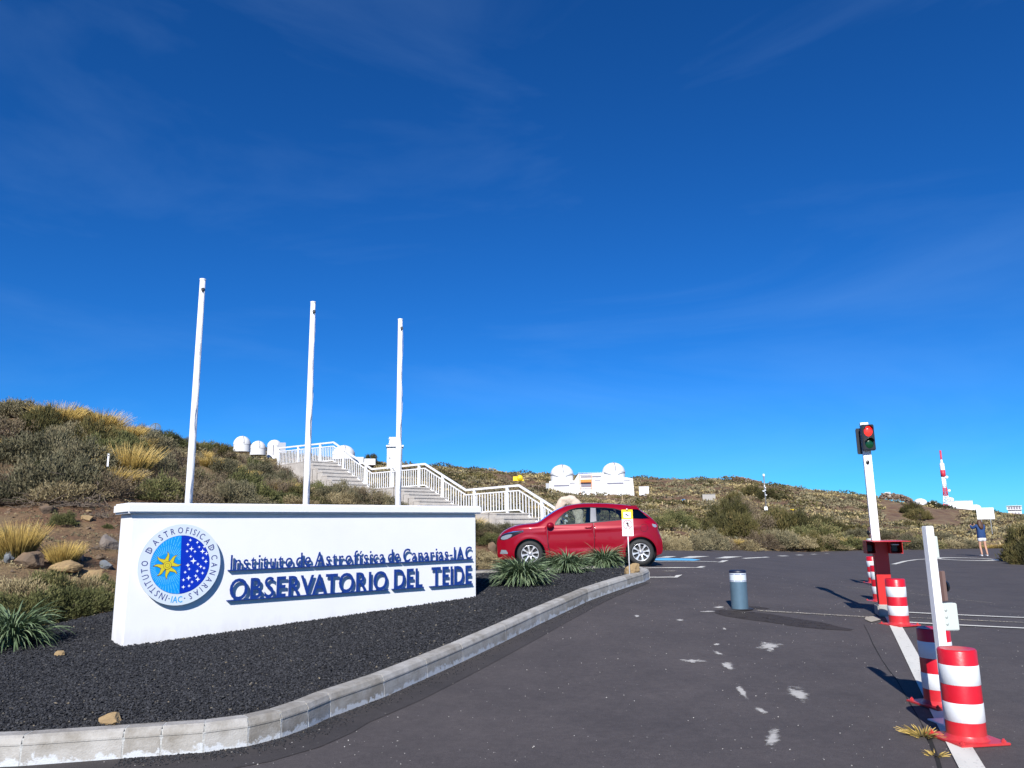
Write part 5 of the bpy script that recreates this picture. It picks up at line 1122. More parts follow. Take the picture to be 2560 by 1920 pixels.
for (u, v, w, kd, hs, y_) in [(668, 1225, 80, 'brown', 1.7, 33), (705, 1240, 80, 'grey', 1.6, 31), (742, 1240, 80, 'brown', 1.6, 30), (640, 1215, 70, 'green', 1.4, 34), (780, 1250, 60, 'brown', 1.2, 29.5), (690, 1215, 70, 'brown', 1.6, 35)]:
    plant(kd, u, v, w, 'x', hs, group='shrubs on the hillside behind the sign', y=y_)
# named ones, near ones first
plant('grass', 38, 1396, 150, 'large golden grass tuft at the left edge above the rocks', 1.5, i=0)
plant('grass', 158, 1412, 100, 'small golden grass tuft between the rocks left of the sign', 1.5, i=1)
plant('grass', 318, 1195, 165, 'golden grass tuft on the hillside left of the first flagpole', 1.3, i=2)
plant('grass', 145, 1062, 130, 'tallest golden grass tuft on the skyline at upper left', 1.1)
plant('grass', 250, 1080, 140, 'golden grass tuft on the skyline, second from the left edge', .95); plant('grass', 315, 1100, 110, 'golden grass tuft on the skyline nearest the first flagpole', .9)
plant('grass', 505, 1155, 60, 'golden grass tuft just right of the first flagpole near the skyline', 1.2)
plant('grass', 8, 1145, 90, 'golden grass tuft cut by the left edge halfway up the hill', 1.3)
plant('grass', 700, 1235, 90, 'golden grass tuft beside the middle flagpole', .8); plant('grass', 640, 1235, 60, 'orange golden grass tuft below the upper stairs landing', .9)
plant('green', 157, 1310, 72, 'small dark green shrub alone on the bare soil left of the sign', 1.1, i=0); plant('green', 268, 1318, 28, 'tiny green shrub by the left end of the sign wall', 1.0, i=1)
for k, (u, v, w) in enumerate([(15, 1555, 150), (85, 1548, 150), (150, 1538, 140), (205, 1530, 120), (255, 1520, 100), (40, 1500, 140), (120, 1492, 140), (190, 1490, 130), (250, 1482, 90)]):
    plant('green' if k not in (5, 7) else 'tan', u, v, w, ['first', 'second', 'third', 'fourth', 'fifth', 'first', 'second', 'third', 'fourth'][k] + ' shrub from the left in the low hedge by the gravel, ' + ('front row' if k < 5 else 'back row'), 1.15, group='green shrubs along the gravel edge')
for k, (u, v, w, kd) in enumerate([(30, 1225, 150, 'brown'), (100, 1235, 190, 'grey'), (190, 1235, 190, 'grey'), (255, 1240, 150, 'brown'), (60, 1160, 160, 'grey'), (120, 1165, 170, 'grey'), (200, 1180, 160, 'grey'), (270, 1150, 140, 'green'), (330, 1230, 130, 'brown'),
                                  (20, 1100, 130, 'brown'), (90, 1095, 130, 'dark'), (160, 1115, 120, 'grey'), (230, 1120, 120, 'dark'), (310, 1130, 120, 'green'), (385, 1130, 110, 'grey'), (430, 1170, 110, 'brown'), (390, 1190, 120, 'grey'), (30, 1045, 110, 'grey'), (100, 1050, 80, 'green'), (205, 1060, 70, 'dark'), (340, 1090, 70, 'brown'), (425, 1115, 80, 'green'),
                                  (400, 1252, 140, 'green'), (470, 1215, 110, 'brown'), (520, 1240, 120, 'brown'), (560, 1190, 100, 'grey'), (600, 1225, 110, 'green'), (640, 1200, 90, 'grey'), (560, 1150, 70, 'dark'), (520, 1130, 60, 'green'), (470, 1125, 50, 'dark'), (600, 1160, 60, 'brown'), (660, 1190, 60, 'brown'), (690, 1215, 50, 'brown'),
                                  (480, 1265, 130, 'brown'), (580, 1260, 120, 'grey'), (650, 1262, 110, 'green'), (735, 1270, 110, 'tan'), (800, 1245, 90, 'green'), (860, 1250, 100, 'grey'), (905, 1262, 110, 'brown'), (945, 1272, 90, 'grey'), (830, 1270, 110, 'tan'), (770, 1200, 40, 'brown'), (790, 1190, 30, 'dark'), (925, 1165, 50, 'dark')]):
    plant(kd, u, v, w, LB[kd][0] + ' on the hillside behind the sign wall', {'grey': 1.25, 'brown': 1.2, 'dark': 1.25, 'green': 1.1, 'tan': .8}[kd], group='shrubs on the hillside behind the sign')
for k, (u, v, w, kd) in enumerate([(1222, 1360, 80, 'green'), (1260, 1335, 80, 'grey'), (1210, 1325, 60, 'grey'), (1300, 1325, 70, 'tan'), (1230, 1400, 60, 'tan'), (1210, 1420, 50, 'tan'), (1250, 1412, 40, 'green'), (1340, 1318, 60, 'grey'), (1185, 1345, 80, 'brown'), (1195, 1390, 60, 'tan')]):
    plant(kd, u, v, w, LB[kd][0] + ' on the bank between the sign and the car', .9, group='shrubs between the sign and the car')
for k, (u, v, w, kd, hs) in enumerate([(1662, 1376, 70, 'tan', 1.3), (1700, 1378, 70, 'tan', 1.5), (1735, 1376, 80, 'grey', 1.3), (1770, 1374, 90, 'grey', 1.35), (1805, 1372, 70, 'brown', 1.2), (1828, 1368, 70, 'grass', .7), (1858, 1374, 90, 'tan', .8), (1905, 1368, 90, 'brown', 1.2), (1945, 1370, 110, 'grey', 1.1), (1985, 1372, 110, 'tan', 1.0), (2020, 1372, 80, 'dark', 1.0),
        (2060, 1370, 110, 'tan', .8), (2085, 1373, 80, 'green', .8), (2120, 1366, 120, 'grass', .45), (2150, 1372, 90, 'green', .8), (2230, 1370, 100, 'grass', .45), (2280, 1374, 90, 'grey', .9), (2320, 1372, 90, 'green', .8), (2370, 1374, 90, 'tan', .8), (2420, 1374, 90, 'grey', .7), (2490, 1374, 80, 'grass', .45), (2520, 1374, 60, 'tan', .6), (1640, 1372, 60, 'brown', 1.2), (1600, 1370, 60, 'tan', 1.2),
        (1855, 1345, 110, 'dark', 1.2), (1800, 1335, 90, 'dark', 1.0), (1890, 1335, 110, 'brown', 1.3), (1830, 1320, 110, 'dark', 1.3), (1950, 1342, 120, 'dark', 1.1), (2000, 1345, 120, 'dark', 1.1), (2040, 1352, 120, 'green', .9), (1990, 1360, 110, 'green', .9), (1850, 1290, 90, 'brown', 1.3), (1835, 1275, 70, 'dark', 1.2), (1690, 1320, 110, 'green', .9), (1650, 1320, 90, 'green', .9), (1740, 1330, 90, 'dark', .8), (2060, 1335, 110, 'dark', .8), (2140, 1345, 80, 'grey', .7), (1920, 1250, 60, 'dark', .9), (1880, 1240, 60, 'dark', .9), (2260, 1350, 80, 'brown', .7), (2200, 1345, 90, 'grey', .6), (2350, 1350, 80, 'grey', .6), (2280, 1282, 60, 'dark', .9), (2295, 1300, 60, 'dark', 1), (2335, 1268, 36, 'dark', .9)]):
    plant(kd, u, v, w, LB[kd][0] + ' along the far edge of the car park', hs, group='shrubs along the far edge of the car park')
o = plant('dark', 2568, 1392, 130, 'dark green bush at the right edge of the picture', 1.5, group='bushes at the right edge', zf=lambda x, y: zroad(x, y), y=30)
for (u, v, w) in [(2590, 1405, 110), (2560, 1420, 60)]: plant('dark', u, v, w, 'dark green bush at the right edge, in front of the biggest one' if w > 80 else 'smallest dark green bush at the right edge', 1.2, group='bushes at the right edge', zf=lambda x, y: zroad(x, y), y=28)
for k, (u, v, w) in enumerate([(60, 1235, 150), (130, 1262, 160), (210, 1268, 150), (30, 1260, 120), (170, 1250, 120), (250, 1290, 90), (310, 1235, 90), (530, 1230, 110), (560, 1250, 100), (235, 1370, 70), (270, 1345, 60), (275, 1400, 60), (480, 1240, 80)]):
    plant('twigs', u, v, w, 'tangle of dead grey branches on the soil left of the sign wall' if u < 300 else 'tangle of dead grey branches on the hillside above the sign wall', .9, group='dead branches on the hill')
# strap leaved plants in the gravel
def strap_at(u, v, wpx, label, seed, n, hs=1.0, w=.016, y=None):
    p = hit(u, v, bedz); e_ = make_strap('strap_leaved_plant', seed, n, .5, w); s_ = M_(wpx, p.y) / .98; e_.location = (p.x, p.y, float(bedz(p.x, p.y)) - .01); e_.scale = (s_, s_, s_ * hs); return tag(e_, label, 'plant', 'strap leaved plants in the gravel')
strap_at(25, 1618, 225, 'long leaved grey green plant in the gravel at the left edge', 5, 560, 1.1, .0075)
strap_at(1303, 1462, 165, 'long leaved green plant standing alone nearest the right end of the sign', 6, 950, 1.0, .0075)
strap_at(1420, 1430, 130, 'middle clump of long leaved green plants before the red car', 7, 800, .98, .0075); strap_at(1512, 1422, 120, 'long leaved green plant beside the yellow brown boulder', 8, 800, 1.08, .0075)
# dry straw tuft by the nearest bollard
g = make_grass('dry_straw_tuft', 300, .10, .085, 120, 1.9, .0055, .5, base=.9); p = groad(2310, 1838); g.location = (p.x, p.y, float(zroad(p.x, p.y)) - .005); tag(g, 'yellow dry straw tuft growing from the crack by the nearest bollard', 'grass tuft')
g = make_grass('dry_straw_tuft', 301, .05, .05, 45, 1.9, .0045, .5, base=.9); p = groad(2340, 1888); g.location = (p.x, p.y, float(zroad(p.x, p.y)) - .005); tag(g, 'smaller yellow straw tuft below the larger one in the crack', 'grass tuft')

# ------------------------------------------------------------------ scattered shrubs that fill the slopes (individuals near, stuff beyond)
placed = []
def ok_spot(x, y):
    pt = (np.array([x]), np.array([y]))
    if inpoly(*pt, roadpoly)[0] or inpoly(*pt, bedpoly)[0]: return False
    if min(pdist(*pt, roadpoly)[0], pdist(*pt, bedpoly)[0]) < .5: return False
    q = Vector((x - SF.x, y - SF.y)); s_ = q.x * sc_.x + q.y * sc_.y; w_ = (q.x * -sc_.y + q.y * sc_.x) * sgn
    if RP[0][0] - 1 < s_ < RP[-1][0] + 1.5 and -1.2 < w_ < SW + .7: return False
    return True
kinds = ['grey'] * 7 + ['brown'] * 7 + ['green'] * 2 + ['dark'] * 2 + ['tan'] * 5 + ['grass'] * 4
cnt = 0; tries = 0
while cnt < 230 and tries < 6000:
    tries += 1; a = random.uniform(-.80, .15); r_ = random.uniform(15, 46); x, y = r_ * math.sin(a), r_ * math.cos(a)
    if not ok_spot(x, y): continue
    if -9.5 < x < -4 and y < 16.5: continue      # the bare soil left of the sign stays bare
    s_ = random.uniform(.6, 1.35)
    if any((x - q[0]) ** 2 + (y - q[1]) ** 2 < (.5 * (s_ + q[2])) ** 2 for q in placed): continue
    placed.append((x, y, s_)); kd = random.choice(kinds); side = 'hillside behind the sign' if a < -.12 else 'slope behind the stairs'
    use(random.choice(K[kd]), (x, y, gz(x, y) - .04), random.uniform(0, 6.28), (s_, s_, s_ * random.uniform(.6, .95)), LB[kd][0] + ' among the scrub of the ' + side, LB[kd][1], 'shrubs on the ' + side); cnt += 1
fol_farg = leafmat('far_scrub_leaves', [(0, (.090, .082, .050)), (.4, (.17, .150, .088)), (.7, (.23, .20, .115)), (1, (.31, .25, .14))], var=0)
fol_fart = leafmat('far_dry_leaves', [(0, (.17, .135, .065)), (.5, (.30, .24, .12)), (1, (.48, .38, .17))], var=0)
# far scrub: one mass
def scrub_mesh(name, n, amin, amax, rmin, rmax, m, seed, size, flat=.5, per=26, skip=None, leaf=.13):
    rs = np.random.RandomState(seed); V = []; TI = []; k = 0
    a = rs.uniform(amin, amax, n); r_ = np.exp(rs.uniform(math.log(rmin), math.log(rmax), n)); x = r_ * np.sin(a); y = r_ * np.cos(a)
    keep = ~inpoly(x, y, roadpoly) & ~inpoly(x, y, bedpoly) & (pdist(x, y, roadpoly) > .7)
    q0 = (x - SF.x) * sc_.x + (y - SF.y) * sc_.y; q1 = ((x - SF.x) * -sc_.y + (y - SF.y) * sc_.x) * sgn; keep &= ~((q0 > RP[0][0] - 1) & (q0 < RP[-1][0] + 1.5) & (q1 > -1) & (q1 < SW + .7))
    dens = vnoise(np.column_stack([x * .09 + seed, y * .09, np.zeros(n)])); keep &= dens > rs.rand(n) * .75
    if skip is not None: keep &= ~skip(x, y)
    x, y, r_ = x[keep], y[keep], r_[keep]; n = len(x); z = np.array([gz(a_, b_) for a_, b_ in zip(x, y)])
    s_ = size * (.5 + .9 * rs.rand(n) ** 1.5) * np.clip(r_ / 75, .75, 1.9)
    d = rs.randn(n, per, 3); d[:, :, 2] = np.abs(d[:, :, 2]) * .8; d /= np.linalg.norm(d, axis=2, keepdims=True); lump = .7 + .45 * rs.rand(n, per, 1)
    P = d * lump * s_[:, None, None] * np.array([1, 1, flat]); P += np.stack([x, y, z], 1)[:, None, :]
    D = d + rs.randn(n, per, 3) * .45; D /= np.linalg.norm(D, axis=2, keepdims=True); q = rs.randn(n, per, 3); q -= (q * D).sum(-1, keepdims=True) * D; q /= np.linalg.norm(q, axis=2, keepdims=True) + 1e-9
    lw = s_[:, None, None] * leaf; A = P - q * lw - D * lw * .3; B = P + q * lw - D * lw * .3; Cc = P + D * lw * 1.7
    V = np.stack([A, B, Cc], 2).reshape(-1, 3); T = np.arange(len(V)).reshape(-1, 3); ti = np.repeat(np.clip(rs.rand(n)[:, None] * .7 + rs.rand(n, per) * .3, 0, 1).ravel(), 3)
    return npmesh(name, V, T, m, ti)
soilpatch = lambda x, y: (np.abs(x / y - .525) < .055) & (y > 95) & (y < 190)
tag(link('far_scrub', scrub_mesh('far_scrub', 15000, -1.15, 1.1, 34, 250, fol_farg, 1, .62, .42, 44, skip=soilpatch)), 'grey green scrub covering the far slopes', kind='stuff')
tag(link('far_dry_scrub', scrub_mesh('far_dry_scrub', 16000, -1.15, 1.1, 34, 250, fol_fart, 2, .62, .34, 40, skip=soilpatch)), 'pale dry scrub and grass covering the far slopes', kind='stuff')
tag(link('far_brown_scrub', scrub_mesh('far_brown_scrub', 10500, -1.15, 1.1, 40, 250, fol_brown, 3, .50, .4, 34, skip=soilpatch)), 'brown scrub covering the far slopes', kind='stuff')
tag(link('far_dark_scrub', scrub_mesh('far_dark_scrub', 560, -.75, .85, 60, 240, fol_dark, 4, 1.15, .42, 240, skip=soilpatch, leaf=.06)), 'dark green bushes dotted over the far slopes', kind='stuff')
tag(link('side_scrub', scrub_mesh('side_scrub', 2600, -1.5, -.72, 11, 42, fol_grey, 11, .45, .6, 110, leaf=.09)), 'grey green scrub on the hillside beyond the left edge', kind='stuff')
# ground litter near: small dry tufts and seedlings on the left hill
tag(link('dry_litter', scrub_mesh('dry_litter', 9000, -.85, .3, 13, 45, fol_tan, 6, .10, .4, 10)), 'dry litter and tiny tufts on the hillside soil', kind='stuff')
tag(link('green_litter', scrub_mesh('green_litter', 7000, -.85, .3, 13, 45, fol_grey, 7, .16, .5, 14)), 'tiny grey green plants on the hillside soil', kind='stuff')
tag(link('edge_litter', scrub_mesh('edge_litter', 5000, .1, .75, 28, 62, fol_tan, 8, .18, .5, 14)), 'low dry growth along the far edge of the car park', kind='stuff')

# ------------------------------------------------------------------ rocks
def rock(name, p, sx, sy, sz, m, seed, label=None, cat='rock', group=None, rz=0, sink=.25, sub=4, cut=.35, parent=None):
    rs = np.random.RandomState(seed); bm_ = bmesh.new(); bmesh.ops.create_icosphere(bm_, subdivisions=sub, radius=1); V = np.array([v.co[:] for v in bm_.verts])
    for _ in range(11):   # planes knock off the roundness
        d = rs.randn(3); d /= np.linalg.norm(d); h = .52 + .3 * rs.rand(); q = V @ d; V = V - np.where(q > h, (q - h) * .96, 0)[:, None] * d
    V = V * (1 + .42 * fbm(V * 1.3 + seed, 5)[:, None] + .10 * fbm(V * 6 + seed, 3)[:, None]); V = V * np.array([sx, sy, sz])
    for v, c in zip(bm_.verts, V): v.co = c
    me = bpy.data.meshes.new(name); bm_.to_mesh(me); bm_.free(); me.materials.append(m); me.polygons.foreach_set('use_smooth', np.zeros(len(me.polygons), bool)); o = link(name, me, parent)
    o.location = (p[0], p[1], p[2] + sz * (1 - 2 * sink)); o.rotation_euler = (0, 0, rz); return tag(o, label, cat, group)
def rock_px(u, v, w, h, m, seed, label, zf=None, name='rock', **k):
    p = ground(u, v) if zf is None else hit(u, v, zf); sw, sh = M_(w, p.y) / 2, M_(h, p.y) / 2; return rock(name, p, sw, sw * .8, sh * 1.15, m, seed, label, **k)
rock_px(1580, 1437, 46, 30, rocktan, 3, 'yellow brown boulder at the rounded end of the kerb', zf=bedz, name='boulder', sink=.12)
rock_px(278, 1805, 62, 26, rocktan, 4, 'flat tan stone lying in the gravel right above the kerb', zf=bedz, name='flat_stone', sink=.3)
rock_px(151, 1640, 28, 16, rocktan, 5, 'small tan stone in the gravel near the long leaved plant', zf=bedz, name='flat_stone', sink=.3)
g_ = 'rocks on the bank left of the sign'
rock_px(72, 1415, 76, 44, rockbrown, 6, 'large brown boulder on the bank with a crumbling dark front', group=g_, sink=.2); rock_px(22, 1406, 32, 26, rockblue, 7, 'blue grey angular stone left of the large boulder', group=g_, sink=.15); rock_px(-4, 1398, 20, 16, rockblue, 8, 'small blue grey stone cut by the left edge', group=g_)
rock_px(168, 1432, 88, 34, rocktan, 9, 'broad flat topped tan rock on the bank', group=g_, sink=.2); rock_px(230, 1446, 70, 28, rocktan, 10, 'tan rock nearest the left end of the sign', group=g_); rock_px(118, 1283, 52, 26, rockbrown, 11, 'rounded brown rock beside the small dark shrub', group=g_); rock_px(218, 1300, 42, 16, rocktan, 12, 'flat tan rock right of the small dark shrub', group=g_)
rock_px(272, 1372, 46, 44, rockgrey, 13, 'tall grey rock beside the sign wall', group=g_); rock_px(196, 1400, 30, 36, rockgrey, 14, 'grey upright rock behind the broad tan rock', group=g_); rock_px(262, 1420, 36, 22, rockblue, 15, 'blue grey rock by the sign wall edge', group=g_)
rock_px(110, 1268, 30, 12, rockbrown, 16, 'small flat brown rock under the dead branches', group=g_); rock_px(250, 1398, 24, 12, rockbrown, 17, 'small brown rock among dead twigs by the sign', group=g_); rock_px(222, 1280, 20, 8, rocktan, 18, 'tiny tan rock above the flat tan rock', group=g_)
rock_px(1215, 1352, 30, 18, rockgrey, 19, 'grey rock on the bank right of the sign wall'); rock_px(1232, 1375, 34, 22, rockbrown, 20, 'brown rock on the bank left of the car bonnet')
rock_px(2118, 1372, 14, 9, rockcream, 21, 'pale stone at the far edge of the car park'); rock_px(2128, 1372, 10, 6, rockcream, 22, 'smaller pale stone at the far edge of the car park')
P = []; SZ = []
for _ in range(2600):
    a = random.uniform(-.72, -.36) if random.random() < .6 else random.uniform(-.75, .1); r_ = random.uniform(13, 22); x, y = r_ * math.sin(a), r_ * math.cos(a)
    if ok_spot(x, y): P.append((x, y, gz(x, y))); SZ.append(.012 + .06 * random.random() ** 4)
tag(link('soil_stones', stones_mesh('soil_stones', np.array(P), np.array(SZ), rockbrown)), 'small stones strewn over the brown soil', kind='stuff')
# rubble strips on the far slope below and left of the white building
def rubble(name, pts, n, hh, label, seed):
    rs = np.random.RandomState(seed); P = []; S_ = []
    for _ in range(n):
        k = rs.randint(len(pts) - 1); t_ = rs.rand(); u = pts[k][0] + (pts[k + 1][0] - pts[k][0]) * t_; v = pts[k][1] + (pts[k + 1][1] - pts[k][1]) * t_ + (rs.rand() - .5) * hh; y = pts[k][2] + (pts[k + 1][2] - pts[k][2]) * t_
        p = at(u, v, y); p.z = max(gz(p.x, p.y), p.z - .3); P.append(tuple(p)); S_.append(M_(2 + 4 * rs.rand(), y))
    tag(link(name, stones_mesh(name, np.array(P), np.array(S_), leafmat(name + '_stone', [(0, (.10, .065, .045)), (.5, (.17, .115, .08)), (1, (.30, .24, .19))], .9, 0))), label, kind='stuff')
rubble('stone_embankment', [(1490, 1247, 128), (1560, 1250, 127), (1650, 1253, 125), (1790, 1254, 123)], 700, 12, 'reddish brown dry stone embankment below the white building', 31)
rubble('rock_spill', [(1215, 1225, 128), (1300, 1222, 130), (1362, 1222, 133)], 500, 26, 'reddish broken rock spread left of the white building', 32)
rubble('rock_outcrop', [(2200, 1236, 190), (2250, 1240, 190), (2280, 1252, 185)], 260, 12, 'brown rock outcrop on the right ridge', 33)
rubble('ridge_rocks', [(1830, 1196, 190), (1870, 1200, 190), (1905, 1210, 190)], 260, 14, 'dark rock outcrop on the middle ridge', 34)
# bare graded soil on the right ridge
A_ = [(2118, 1236, 170), (2180, 1240, 172), (2262, 1285, 150), (2210, 1282, 148)]

# ------------------------------------------------------------------ far things
def far(name, u, v, Y, label, cat, group=None, extra=0.0):
    p = at(u, v, Y); return empty(name, p, -math.atan2(p.x, p.y) + extra, label, cat, group)
paintw = mat('far_white_wall', (.70, .70, .70), .7, noise=.05, nscale=.6)
seam = mat('dome_seam', (.28, .29, .31), .6)
# building with two telescope domes
Y = 137.; k = Y / F; tb = far('telescope_building', 1478, 1239, Y, 'white building with two open-air telescope domes and an orange ladder frame on the far slope', 'observatory')
tb['label'] = 'white building with two round telescope domes and an orange frame on the far slope'
def X_(u): return (u - 1478) * k
def Z_(v): return (1239 - v) * k
def block(nm, u0, u1, v0, v1, y0, y1, m_=paintw, par=None): return MB().box(X_(u0), X_(u1), y0, y1, Z_(v1), Z_(v0)).build(nm, m_, par or tb)
block('left_block', 1375, 1450, 1201, 1243, 0, 6); block('shaded_side_face', 1365, 1374.8, 1205, 1243, 1.5, 6, mat('shaded_side_and_wing_grey', (.40, .42, .46), .8))  # left block's side face in shadow, the shade put into its grey colour
mb = MB(); mb._add([Vector((X_(a), y, Z_(b_))) for y in (-.6, 5.5) for a, b_ in [(1438, 1243), (1511, 1243), (1511, 1184), (1448, 1186), (1439, 1199)]], [(0, 1, 2, 3, 4), (9, 8, 7, 6, 5), (0, 5, 6, 1), (1, 6, 7, 2), (2, 7, 8, 3), (3, 8, 9, 4), (4, 9, 5, 0)]); mb.build('central_block', paintw, tb)
mb = MB(); mb._add([Vector((X_(a), y, Z_(b_))) for y in (-1.0, 6) for a, b_ in [(1500, 1243), (1583, 1243), (1581, 1200), (1566, 1197), (1505, 1197)]], [(0, 1, 2, 3, 4), (9, 8, 7, 6, 5), (0, 5, 6, 1), (1, 6, 7, 2), (2, 7, 8, 3), (3, 8, 9, 4), (4, 9, 5, 0)]); mb.build('right_block', paintw, tb)
for (u0, u1, v0, v1, yy) in [(1386.5, 1425, 1211, 1215, 0), (1425.5, 1439.5, 1206, 1208.4, 0), (1454, 1481, 1191.5, 1195, -.6), (1482, 1504, 1191.3, 1194.8, -.6), (1488, 1502.5, 1202, 1203.6, -.6), (1518, 1558, 1209, 1213, -1.0), (1559, 1573.5, 1204, 1205.8, -1.0)]:
    block('window', u0, u1, v0, v1, yy - .03, yy + .02, shade)
block('door_recess', 1454, 1480, 1206.5, 1218, -.64, -.59, shade); block('meter_box', 1456.5, 1464, 1226.5, 1230.5, -.75, -.61, mat('meter_grey', (.3, .32, .34), .6)); block('orange_gate', 1453, 1480, 1200, 1206, -1.0, -.9, orange)
mb = MB()
for u0 in (1450.5, 1479.3): mb.box(X_(u0), X_(u0 + 1.0), -1.0, -.93, Z_(1243), Z_(1185))
for v0 in (1186, 1206.5, 1218.5): mb.box(X_(1451.6), X_(1479.2), -1.0, -.93, Z_(v0 + .6), Z_(v0))
mb.build('ladder_frame', orange, tb)
mb = MB(); mb.box(X_(1448), X_(1511), -.5, -.45, Z_(1183), Z_(1182.4)); [mb.box(X_(u0), X_(u0) + .04, -.5, -.45, Z_(1184), Z_(1182.9)) for u0 in range(1448, 1512, 6)]; mb.build('roof_rail', mat('rail_grey', (.6, .6, .62), .5), tb)
def dome(u, v_eq, vtop, vbot, r_, name='dome', par=tb, yc=3.0, m_=paintw, hinge=True):
    R_ = r_ * k; T_ = Matrix.Translation((X_(u), yc, Z_(v_eq))); H_ = (v_eq - vtop) * k; prof = [(R_ * math.cos(a), H_ * math.sin(a)) for a in np.linspace(0, PI / 2, 14)]
    d_ = MB().lathe(prof, 40, T_).build(name, m_, par); MB().lathe([(R_ * .985, 0), (R_ * 1.0, -(vbot - v_eq) * k * .35), (R_ * .97, -(vbot - v_eq) * k)], 40, T_).build('dome_drum', m_, par)
    MB().tube([T_ @ Vector((R_ * 1.01 * math.cos(a) * .14 + (.02), -R_ * 1.006 * math.cos(a), H_ * 1.006 * math.sin(a))) for a in np.linspace(.12, PI / 2, 16)], .11, 5).build('slit_seam', seam, d_)
    for sg in (-1, 1): MB().tube([T_ @ Vector((sg * R_ * 1.005 * math.sin(a), -R_ * 1.005 * math.cos(a), -.9 + .9 * abs(math.sin(a)) ** .8)) for a in np.linspace(.25, PI / 2, 12)], .10, 5).build('shell_seam', seam, d_)
    if hinge: MB().lathe([(0, .25), (.55, .25), (.62, .12), (.62, -.2)], 24, T_ @ Matrix.Translation((.25, -R_ * .98, -.95)) @ Matrix.Rotation(PI / 2, 4, 'X')).build('hinge_cover', m_, d_)
    return d_
dome(1405.5, 1182, 1157.5, 1202, 29); dome(1536.5, 1180, 1155.5, 1199, 28.7)
e_ = far('equipment_hut', 1610, 1239, 134, 'small white cube hut right of the two domed white building', 'hut'); q = 134 / F
MB().box(-11.5 * q, 12.5 * q, 0, 1.6, 0, 22 * q).build('hut_wall', paintw, e_); MB().box(-12 * q, 13 * q, -.05, 1.65, 22 * q + .001, 22.8 * q).build('hut_roof', paintw, e_)
# yellow things
Y = 130.; q = Y / F; e_ = far('yellow_machine', 1297, 1203, Y, 'bright yellow box with a round yellow drum on the far slope left of the domes', 'machine')
MB().box(-14 * q, -4 * q, 0, .9, .1, 12 * q).build('box', yellow, e_); MB().lathe([(0, 0), (7 * q, 0), (7 * q, .5), (0, .5)], 20, Matrix.Translation((3 * q, 0, 8 * q)) @ Matrix.Rotation(-PI / 2, 4, 'X')).build('drum', yellow, e_)
MB().box(-5 * q, 13 * q, .1, .8, .05, 4 * q).build('bed', yellow, e_); MB().lathe([(0, .01), (3.2 * q, .01), (3.4 * q, 0)], 16, Matrix.Translation((3 * q, -.01, 8 * q)) @ Matrix.Rotation(PI / 2, 4, 'X')).build('drum_plate', mat('yellow_dark', (.5, .42, .03), .5), e_)
Y = 105.; q = Y / F; e_ = far('yellow_crate', 1988, 1281, Y, 'small yellow crate with a dark blue end on the right slope', 'crate'); MB().box(-12 * q, 4 * q, 0, .6, 0, 8 * q).build('crate_side', yellow, e_); MB().box(4.01 * q, 11 * q, 0, .6, 0, 8 * q).build('crate_end', mat('dark_navy_cap', (.01, .015, .04), .5), e_)
Y = 120.; q = Y / F; e_ = far('blue_barrel', 1708, 1256, Y, 'small blue barrel lying on the slope right of the white hut', 'barrel'); T_ = Matrix.Translation((-5 * q, 0, 4 * q)) @ Matrix.Rotation(PI / 2, 4, 'Y'); MB().lathe([(0, 0), (3.6 * q, 0), (4 * q, 1 * q), (4 * q, 10 * q), (3.6 * q, 11 * q), (0, 11 * q)], 14, T_).build('shell', blued, e_)
Y = 120.; q = Y / F; e_ = far('concrete_block', 1772, 1247, Y, 'low pale concrete block on the slope right of the domes', 'concrete block'); MB().box(-15 * q, 16 * q, 0, 1.2, -.3, 11 * q).build('block', concrete, e_, .04); MB().box(-15.3 * q, 16.3 * q, -.04, 1.24, 11.05 * q, 11.8 * q).build('slab', concrete, e_)
# stakes
for (u, v, h_) in [(1518, 1252, 12), (1556, 1254, 14), (1570, 1248, 6), (1624, 1268, 9), (1656, 1264, 10), (1679, 1262, 12), (1721, 1264, 14), (1733, 1262, 7), (1668, 1268, 6), (1742, 1294, 7), (2038, 1292, 14), (1982, 1296, 6), (1352, 1239, 6), (2145, 1302, 12), (2500, 1362, 7)]:
    p = ground(u, v); o = MB().box(-.05, .05, -.05, .05, 0, M_(h_, p.y)).build('stake', mat('stake_wood', (.50, .38, .22), .8), None); o.location = p; tag(o, 'thin wooden marker stake standing on the far slope', 'stake', 'wooden stakes on the far slope')
# weather mast
Y = 62.; q = Y / F; e_ = far('weather_mast', 1916, 1276, Y, 'thin weather mast with a white round head and a white box at its foot', 'mast')
MB().tube([(0, 0, -.3), (0, 0, 84 * q)], .045, 8).build('mast_tube', grey, e_); MB().lathe([(0, 90 * q), (2.2 * q, 89 * q), (2.8 * q, 86 * q), (2.8 * q, 83 * q), (0, 82 * q)], 14).build('radome', whitem, e_)
for z, x, s_ in ((58, 0, 1.5), (54, 1.5, 1.5), (46, -3, 2.2), (48, 1, 1.5), (36, 2.2, 1.6)): MB().box((x - s_) * q, (x + s_) * q, -.16, -.06, z * q, (z + 2.6) * q).build('instrument', whitem, e_)
MB().box(-4.5 * q, 3.2 * q, -.3, .3, 0, 9 * q).build('cabinet', whitem, e_, .02)
